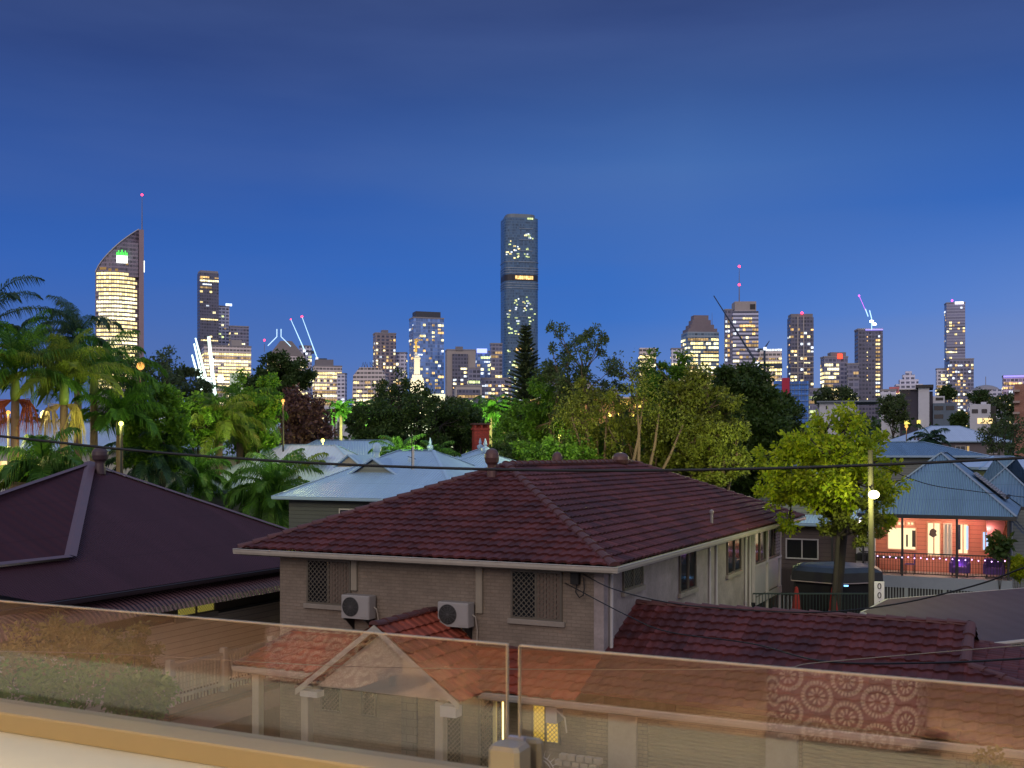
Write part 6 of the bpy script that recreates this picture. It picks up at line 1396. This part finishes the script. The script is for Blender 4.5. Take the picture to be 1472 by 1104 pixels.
mb = MB(); mb.ball(fr(w * .5, 0, zat(450, 960)), 1.1, 8); mb.build('aviation_lamp', RED, t)
# 16 scaffolded building
y = 330; t = thing('scaffolded_building', 'building wrapped in blue scaffold netting with a tall crimson banner', 'building', Vector((xat(1138, y), y, gz(0, y))))
BN = facade('blue scaffold netting', (0.088, 0.228, 0.525), (0.054, 0.144, 0.360), 2.0, 2.4, .86, .9, .8, .3)
blk(1112, 1124, 547, 640, y, BN, t, 'netting_left', 10); blk(1135, 1163, 548, 640, y, BN, t, 'netting_right', 12); blk(1124, 1135, 543, 640, y - .6, plain('crimson banner', (.38, .02, .06), .7, scale=.3), t, 'banner', 2)
for k in range(10):
    for a, b in ((1112, 1124), (1135, 1163)): blk(a, b, 552 + k * 8, 552.7 + k * 8, y - .4, plain('scaffold tube', (.15, .22, .32), .5), t, 'scaffold_ledger', .3)
for k in range(6): blk(1137 + k * 5, 1137.6 + k * 5, 545, 640, y - .5, MATS['scaffold tube'], t, 'scaffold_standard', .2)
fr = Frame(xat(1124, y), y - .7, 1, 0)
for k, (ch, sz) in enumerate((('HU', 1.1), ('TON', .8), ('/', 2.6), (')', 2.4), ('/', 2.0))):
    text(ch, sz, fr, 1.15, 0, (zat(551, y), zat(556, y), zat(576, y), zat(590, y), zat(600, y))[k], plain('pale banner print', (.6, .45, .48), .7), t, 'banner_print', .02) if k > 1 else None
for (a, b, c, d_) in ((1112, 1119, 570, 577), (1115, 1121, 584, 592)): blk(a, b, c, d_, y - .7, emis('teal work light', (.15, .9, .85), 1.3), t, 'work_light', .2)
tower('green lit low office below the dark flat tower', 1166, 1192, 560, 800, FG, rot=3, p=.8, kind='green', seed=32)
t, fr, w, d, zt, ff = tower('office with bright curved yellow floors and a red roof logo', 1183, 1221, 514, 900, FG, rot=16, dr=.6, p=.85, kind='office', seed=33, fh=3.4, bw=2.4, cols=lambda a, b: a < .55 or b < .35); fbox(t, fr, w * .3, w * .95, 2, d, zt, zat(506, 900)); fbox(t, fr, w * .55, w * .75, -1, -.5, zt - 1, zt + 3, emis('red logo glow', (1, .06, .03), 3), 'roof_logo')
tower('dim stepped block between the logo office and the dark lit edge tower', 1219, 1236, 524, 880, FG, rot=5, p=.3, kind='flat', seed=34)
t, fr, w, d, zt, ff = tower('dark tower with a vertical column of lights under bright crane lamps', 1233, 1272, 474, 900, FDK, rot=12, p=0, kind='flat', seed=35, fh=3.2)
rooms(t, fr, w, zat(575, 900), zt - 3, 3.2, w / 10, .9, 'flat', 36, cols=lambda a, b: .68 < a < .82, gw=.7); rooms(t, fr, w, zat(575, 900), zt - 3, 3.2, w / 12, .5, 'flat', 37, cols=lambda a, b: .3 < a < .4, gw=.4, gh=.3)
fbox(t, fr, w * .3, w, -.6, -.2, zt - .5, zt + .6, emis('violet edge light', (.35, .3, 1), 1.6), 'violet_edge_light')
for (a, b) in ((1253, 462), (1257, 466)): mb = MB(); mb.ball(at(a, b, 898), 1.7, 8, .6); mb.build('floodlight', emis('floodlight glow', (.8, .9, 1), 12), t)
mb = MB(); mb.tube([at(1248, 455, 899), at(1244, 444, 899)], .4, 4); mb.tube([at(1253, 458, 899), at(1250, 446, 899)], .4, 4); mb.tube([at(1253, 474, 899), at(1253, 458, 899)], .3, 4); mb.build('lit_jib', CL, t)
mb = MB(); mb.ball(at(1235, 425, 899), .8, 6); mb.tube([at(1235, 425, 899), at(1248, 455, 899)], .12, 3); mb.build('aviation_lamp', emis('magenta lamp', (.8, .1, .9), 3), t)
y = 900; t, fr, w, d, zt, ff = tower('small stepped pale block with a pointed top in the far distance', 1291, 1330, 552, y, FW, rot=6, p=.4, kind='flat', seed=38, parapet=False)
for k, (a, z) in enumerate(((.15, 545), (.27, 538), (.38, 533))): fbox(t, fr, w * a, w * (1 - a), d * a, d * (1 - a), zat((552, 545, 538)[k], y), zat(z, y), FW, 'crown_step')
tower('low block with red light painted on its facade right of the dark lit edge tower', 1280, 1294, 556, 860, facade('facade with painted red light', (0.490, 0.140, 0.123), (0.180, 0.072, 0.072)), rot=4, p=.6, kind='flat', seed=39, parapet=False)  # red glow is put into the facade colour, no sign is built
y = 1150; t, fr, w, d, zt, ff = tower('tallest slim tower at the right with a white roof sign', 1362, 1390, 436, y, facade('banded grey tower', (0.280, 0.263, 0.289), (0.126, 0.117, 0.153), 3.1, 40, .5, 1), rot=10, p=.16, kind='flat', seed=40, runs=False, fh=3.1, bw=2.4)
fbox(t, fr, w * .45, w * .9, -1, -.5, zt - 1, zt + 1.6, emis('white sign glow2', (1, .9, 1), 2), 'roof_sign'); mb = MB(); mb.ball(fr(w * .3, 0, zt + 3), 1.2, 8); mb.build('aviation_lamp', emis('magenta lamp', (.8, .1, .9), 3), t)
tower('shorter apartment tower in front of the tallest right tower', 1366, 1403, 517, 1050, FG, rot=12, p=.42, kind='flat', seed=41, runs=False, fh=3.1, bw=2.4)
tower('small grey block left of the tallest right tower', 1348, 1366, 531, 1080, FW, rot=6, p=.35, kind='office', seed=42)
t, fr, w, d, zt, ff = tower('low wide domed building at the far right', 1400, 1448, 560, 950, FW, rot=3, p=.45, kind='flat', seed=43, parapet=False)
mb = MB(); c_ = fr(w * .5, d * .5, zt); mb.lathe(c_, [(w * .42, 0), (w * .34, 2.2), (w * .2, 3.8), (w * .05, 4.6)], 20); mb.tube([c_ + V(0, 0, 4), c_ + V(0, 0, 12)], .3, 4); mb.build('dome', PCAP, t)
t, fr, w, d, zt, ff = tower('apartment block with a violet lit roof edge at the right border', 1447, 1480, 541, 900, facade('pinkish flats', (0.525, 0.385, 0.438), (0.162, 0.126, 0.162)), rot=5, p=.45, kind='flat', seed=44, runs=False); fbox(t, fr, 0, w, -.8, -.2, zt - .6, zt + .8, emis('violet edge light', (.35, .3, 1), 1.6), 'roof_light')
# ------------------------------------------------------------------ spotlit white spire and terrace
y = 300; t = thing('white_spire', 'floodlit white stepped spire topped with a golden statue', 'spire', Vector((xat(598, y), y, gz(0, y))))
SW = plain('floodlit white stone', (.78, .74, .62), .7, var=.05); fs = frot(xat(598, y), y + 3, 8)
def sbox(hw_, py0, py1, nm='stage'): 
    h = hw_ / FPX * y; mb = MB(); mb.bbox(fs, -h, h, -h, h, zat(py1, y), zat(py0, y), .05); mb.build(nm, SW, t)
for a in ((10, 546, 600), (8.6, 543, 546), (7.2, 538, 543), (4.2, 515, 538), (4.9, 513, 515), (3.4, 510, 513)): sbox(*a)
mb = MB(); h = 2.4 / FPX * y; mb.lathe(at(598, 510, y + 3), [(.55, 0), (.45, .3), (.25, .7), (.2, 1.1)], 10); mb.build('finial_base', SW, t)
GOLD = plain('gilded statue metal', (.95, .62, .15), .3, .4)
s = t; b0 = at(598, 507, y + 3)
# robed standing figure blowing a long horn, one continuous surface
me = bpy.data.meshes.new('statue'); P_ = [(0, 0, 0), (0, 0, .7), (0, 0, 1.5), (0, 0, 2.25), (0, 0, 2.75), (0, 0, 3.05), (0, 0, 3.4), (.35, 0, 2.9), (.55, -.1, 2.45), (-.02, -.35, 2.95), (.15, -.55, 3.3), (-.35, 0, 2.75), (-.3, -.2, 2.2), (.55, -.45, 3.45), (.95, -.5, 3.75)]
E2 = [(0, 1), (1, 2), (2, 3), (3, 4), (4, 5), (5, 6), (4, 7), (7, 8), (4, 9), (9, 10), (3, 11), (11, 12), (10, 13), (13, 14)]
rads = [.42, .36, .30, .26, .27, .12, .2, .13, .08, .12, .08, .12, .08, .035, .06]
me.from_pydata(P_, E2, []); so = bpy.data.objects.new('statue', me); COL.objects.link(so); so.location = b0; so.scale = (1.15,) * 3
sm = so.modifiers.new('skin', 'SKIN'); 
for i, r_ in enumerate(rads): me.skin_vertices[0].data[i].radius = (r_, r_)
me.skin_vertices[0].data[0].use_root = True
so.modifiers.new('sub', 'SUBSURF').render_levels = 2; dg = bpy.context.evaluated_depsgraph_get(); m2 = bpy.data.meshes.new_from_object(so.evaluated_get(dg)); bpy.data.objects.remove(so)
so = bpy.data.objects.new('statue', m2); COL.objects.link(so); m2.materials.clear(); m2.materials.append(GOLD); so.scale = (1.15,) * 3; so.parent = t; so.location = b0 - ORG[t]
def spot(p, target, e, col, ang=.9):
    ld = bpy.data.lights.new('floodlight_beam', 'SPOT'); ld.energy = e; ld.color = col; ld.spot_size = ang; ld.shadow_soft_size = .3; o = bpy.data.objects.new('floodlight_beam', ld); COL.objects.link(o); o.location = p
    d = Vector(target) - Vector(p); o.rotation_euler = d.to_track_quat('-Z', 'Y').to_euler()
spot(at(585, 575, y - 14), at(598, 525, y), 9000, (1, .88, .55)); spot(at(612, 575, y - 14), at(598, 530, y), 9000, (1, .92, .6))
y = 260; t = thing('white_terrace', 'long floodlit white terraced building behind the trees under the spire', 'building', Vector((xat(600, y), y, gz(0, y))))
blk(505, 690, 588, 640, y, SW, t, d=10, base=True); blk(505, 640, 597, 599, y - 1.2, T_WHITE, t, 'ledge', 3); blk(560, 640, 566, 588, y + 6, SW, t, 'upper_storey', 12); blk(505, 690, 586, 588, y - .4, T_WHITE, t, 'parapet', 10.8)
for k in range(6): blk(672 + k * 4, 674 + k * 4, 598, 622, y - 1.4, emis('yellow glowing column', (1, .8, .2), 1.2), t, 'glowing_column', .4)  # columns glow themselves, standing in for lamplight on them
for px in (530, 570, 615, 655): lamp(at(px, 600, y) + V(0, -9, -1), 2600, (.72, 1, .62), .6, 'terrace_floodlight')
lamp(at(600, 575, y) + V(0, -2, 0), 3500, (1, .9, .5), .6, 'terrace_floodlight')
# glowing slanted masts left of centre
y = 240; t = thing('light_masts', 'cluster of white glowing slanted cable masts in front of the striped block', 'bridge masts', at(300, 580, y) * 1.0); MG = emis('mast strip light', (.72, .95, .85), 2.6)
for (a, b) in (((279, 494), (298, 575)), ((276, 510), (290, 560)), ((299, 484), (307, 560)), ((301, 484), (310, 575)), ((306, 515), (303, 590)), ((281, 486), (300, 560))):
    mb = MB(); mb.tube([at(*a, y), at(*b, y)], [.16, .34], 6); mb.build('mast', MG, t)
for (a, b) in ((300, 548), (317, 545)): mb = MB(); mb.ball(at(a, b, y - 1), .75, 8); mb.build('floodlight', emis('floodlight glow', (.8, .9, 1), 12), t)
mb = MB(); mb.tube([at(303, 555, y), V(xat(303, y), y, gz(0, y))], .5, 8); mb.build('base', T_WHITE, t)
# low filler of far lit buildings along the horizon
for i, (a, b, py, yy, m_, k_) in enumerate(((744, 770, 560, 700, FG, 'flat'), (775, 800, 545, 750, FG, 'green'), (800, 850, 552, 760, FBG, 'office'), (855, 890, 562, 700, FW, 'flat'), (1060, 1095, 545, 700, FBG, 'office'), (1220, 1236, 545, 700, FG, 'office'), (1268, 1290, 562, 700, FW, 'flat'), (355, 378, 545, 700, FW, 'office'), (960, 1010, 552, 700, FG, 'flat'), (1400, 1450, 578, 500, FW, 'flat'))):
    tower(['green lit flats behind the Norfolk pine', 'lit office glimpsed through the airy eucalypt', 'low wide lit office behind the gum trees', 'pale flats behind the wispy gum', 'lit block behind the crane base', 'small lit office right of the logo office', 'pale flats beside the red tinted block', 'pale block left of the round evergreen', 'lit flats behind the sunlit green eucalypt', 'low pale flats behind the white apartment house'][i], a, b, py, yy, m_, rot=4, p=.5, kind=k_, seed=80 + i, runs=False, name='low_block', cat='building')
# ------------------------------------------------------------------ sky, sun, camera
w = bpy.data.worlds.new('World'); scn.world = w; w.use_nodes = True; nt = w.node_tree
for n in list(nt.nodes): nt.nodes.remove(n)
out = nt.nodes.new('ShaderNodeOutputWorld'); tc = N(nt, 'TexCoord'); sx = N(nt, 'SeparateXYZ'); L(nt, tc.outputs['Generated'], sx.inputs[0]); X, Y_, Z = sx.outputs
def lin(r, g, b): return tuple(((c / 255 + .055) / 1.055) ** 2.4 for c in (r, g, b))
zr_ = math_(nt, 'DIVIDE', Z, .40, clamp=True)
base = ramp(nt, zr_, [(0.0, lin(122, 142, 194)), (.14, lin(100, 138, 204)), (.30, lin(46, 117, 208)), (.55, lin(48, 98, 182)), (.78, lin(46, 78, 145)), (1.0, lin(46, 64, 114))])
left = ramp(nt, zr_, [(0.0, lin(92, 118, 180)), (.2, lin(74, 108, 178)), (.40, lin(50, 98, 182)), (.62, lin(42, 82, 158)), (.82, lin(42, 66, 126)), (1.0, lin(44, 60, 108))])
fx_ = math_(nt, 'MULTIPLY_ADD', X, 1.2, .5, clamp=True); c = mixc(nt, fx_, left, base)
mp = N(nt, 'Mapping'); mp.inputs['Scale'].default_value = (1.2, 1.2, 7); mp.inputs['Rotation'].default_value = (0, .12, 0); L(nt, tc.outputs['Generated'], mp.inputs[0])
cl = ramp(nt, nz(nt, mp.outputs[0], 1.6, 5, .5), [(.42, 0.), (.75, 1.)])
band = math_(nt, 'MULTIPLY', math_(nt, 'SUBTRACT', 1.0, math_(nt, 'ABSOLUTE', math_(nt, 'DIVIDE', math_(nt, 'SUBTRACT', Z, .25), .11)), clamp=True), math_(nt, 'SUBTRACT', 1.0, math_(nt, 'ABSOLUTE', math_(nt, 'DIVIDE', math_(nt, 'SUBTRACT', X, .15), .34)), clamp=True))
c = mixc(nt, math_(nt, 'MULTIPLY', cl, .30), c, lin(84, 108, 166)); c = mixc(nt, math_(nt, 'MULTIPLY', band, .30), c, lin(96, 140, 196))
rt = math_(nt, 'MULTIPLY', math_(nt, 'MULTIPLY_ADD', X, 3.0, -.25, clamp=True), math_(nt, 'SUBTRACT', 1.0, math_(nt, 'MULTIPLY', zr_, 1.9), clamp=True)); c = mixc(nt, rt, c, lin(128, 146, 196))
# the dusk glow: paler overhead and behind the viewer, where the sun has just set
up = ramp(nt, Z, [(.40, 0.), (.75, 1.)]); c = mixc(nt, up, c, (.32, .49, .82))
bk = math_(nt, 'MULTIPLY_ADD', Y_, -1.6, .25, clamp=True); pos = math_(nt, 'GREATER_THAN', Z, -.02)
c = mixc(nt, bk, c, (.56, .53, .60))
sky = N(nt, 'TexSky', _sky_type='NISHITA', _sun_disc=False, _sun_elevation=math.radians(1.5), _sun_rotation=math.radians(200)); sky.altitude = 50
bg1 = N(nt, 'Background', Strength=1.0); L(nt, c, bg1.inputs[0]); bg2 = N(nt, 'Background', Strength=.004); L(nt, sky.outputs[0], bg2.inputs[0])
ad = N(nt, 'AddShader'); L(nt, bg1.outputs[0], ad.inputs[0]); L(nt, bg2.outputs[0], ad.inputs[1]); L(nt, ad.outputs[0], out.inputs[0])
sl = bpy.data.lights.new('sun', 'SUN'); sl.energy = .75; sl.angle = math.radians(25); sl.color = (1, .80, .68); so = bpy.data.objects.new('sun', sl); COL.objects.link(so)
so.rotation_euler = (math.radians(66), 0, math.radians(-14))
cam = bpy.data.cameras.new('camera'); co = bpy.data.objects.new('camera', cam); COL.objects.link(co); co.location = (0, 0, EYE); co.rotation_euler = (PI / 2, 0, 0)
cam.sensor_width = 36; cam.lens = FPX / 1472 * 36; cam.shift_y = (HOR - 552) / 1472; cam.clip_start = .05; cam.clip_end = 20000
cam.dof.use_dof = True; cam.dof.focus_distance = 45; cam.dof.aperture_fstop = 6.5
scn.camera = co
scn.view_settings.view_transform = 'Standard'; scn.view_settings.look = 'None'; scn.view_settings.exposure = 0; scn.view_settings.gamma = 1
scn.cycles.use_denoising = True; scn.cycles.max_bounces = 6; scn.cycles.transparent_max_bounces = 12; scn.cycles.sample_clamp_indirect = 6; scn.cycles.sample_clamp_direct = 0
scn.cycles.caustics_reflective = False; scn.cycles.caustics_refractive = False
try: scn.cycles.denoiser = 'OPENIMAGEDENOISE'
except Exception: pass
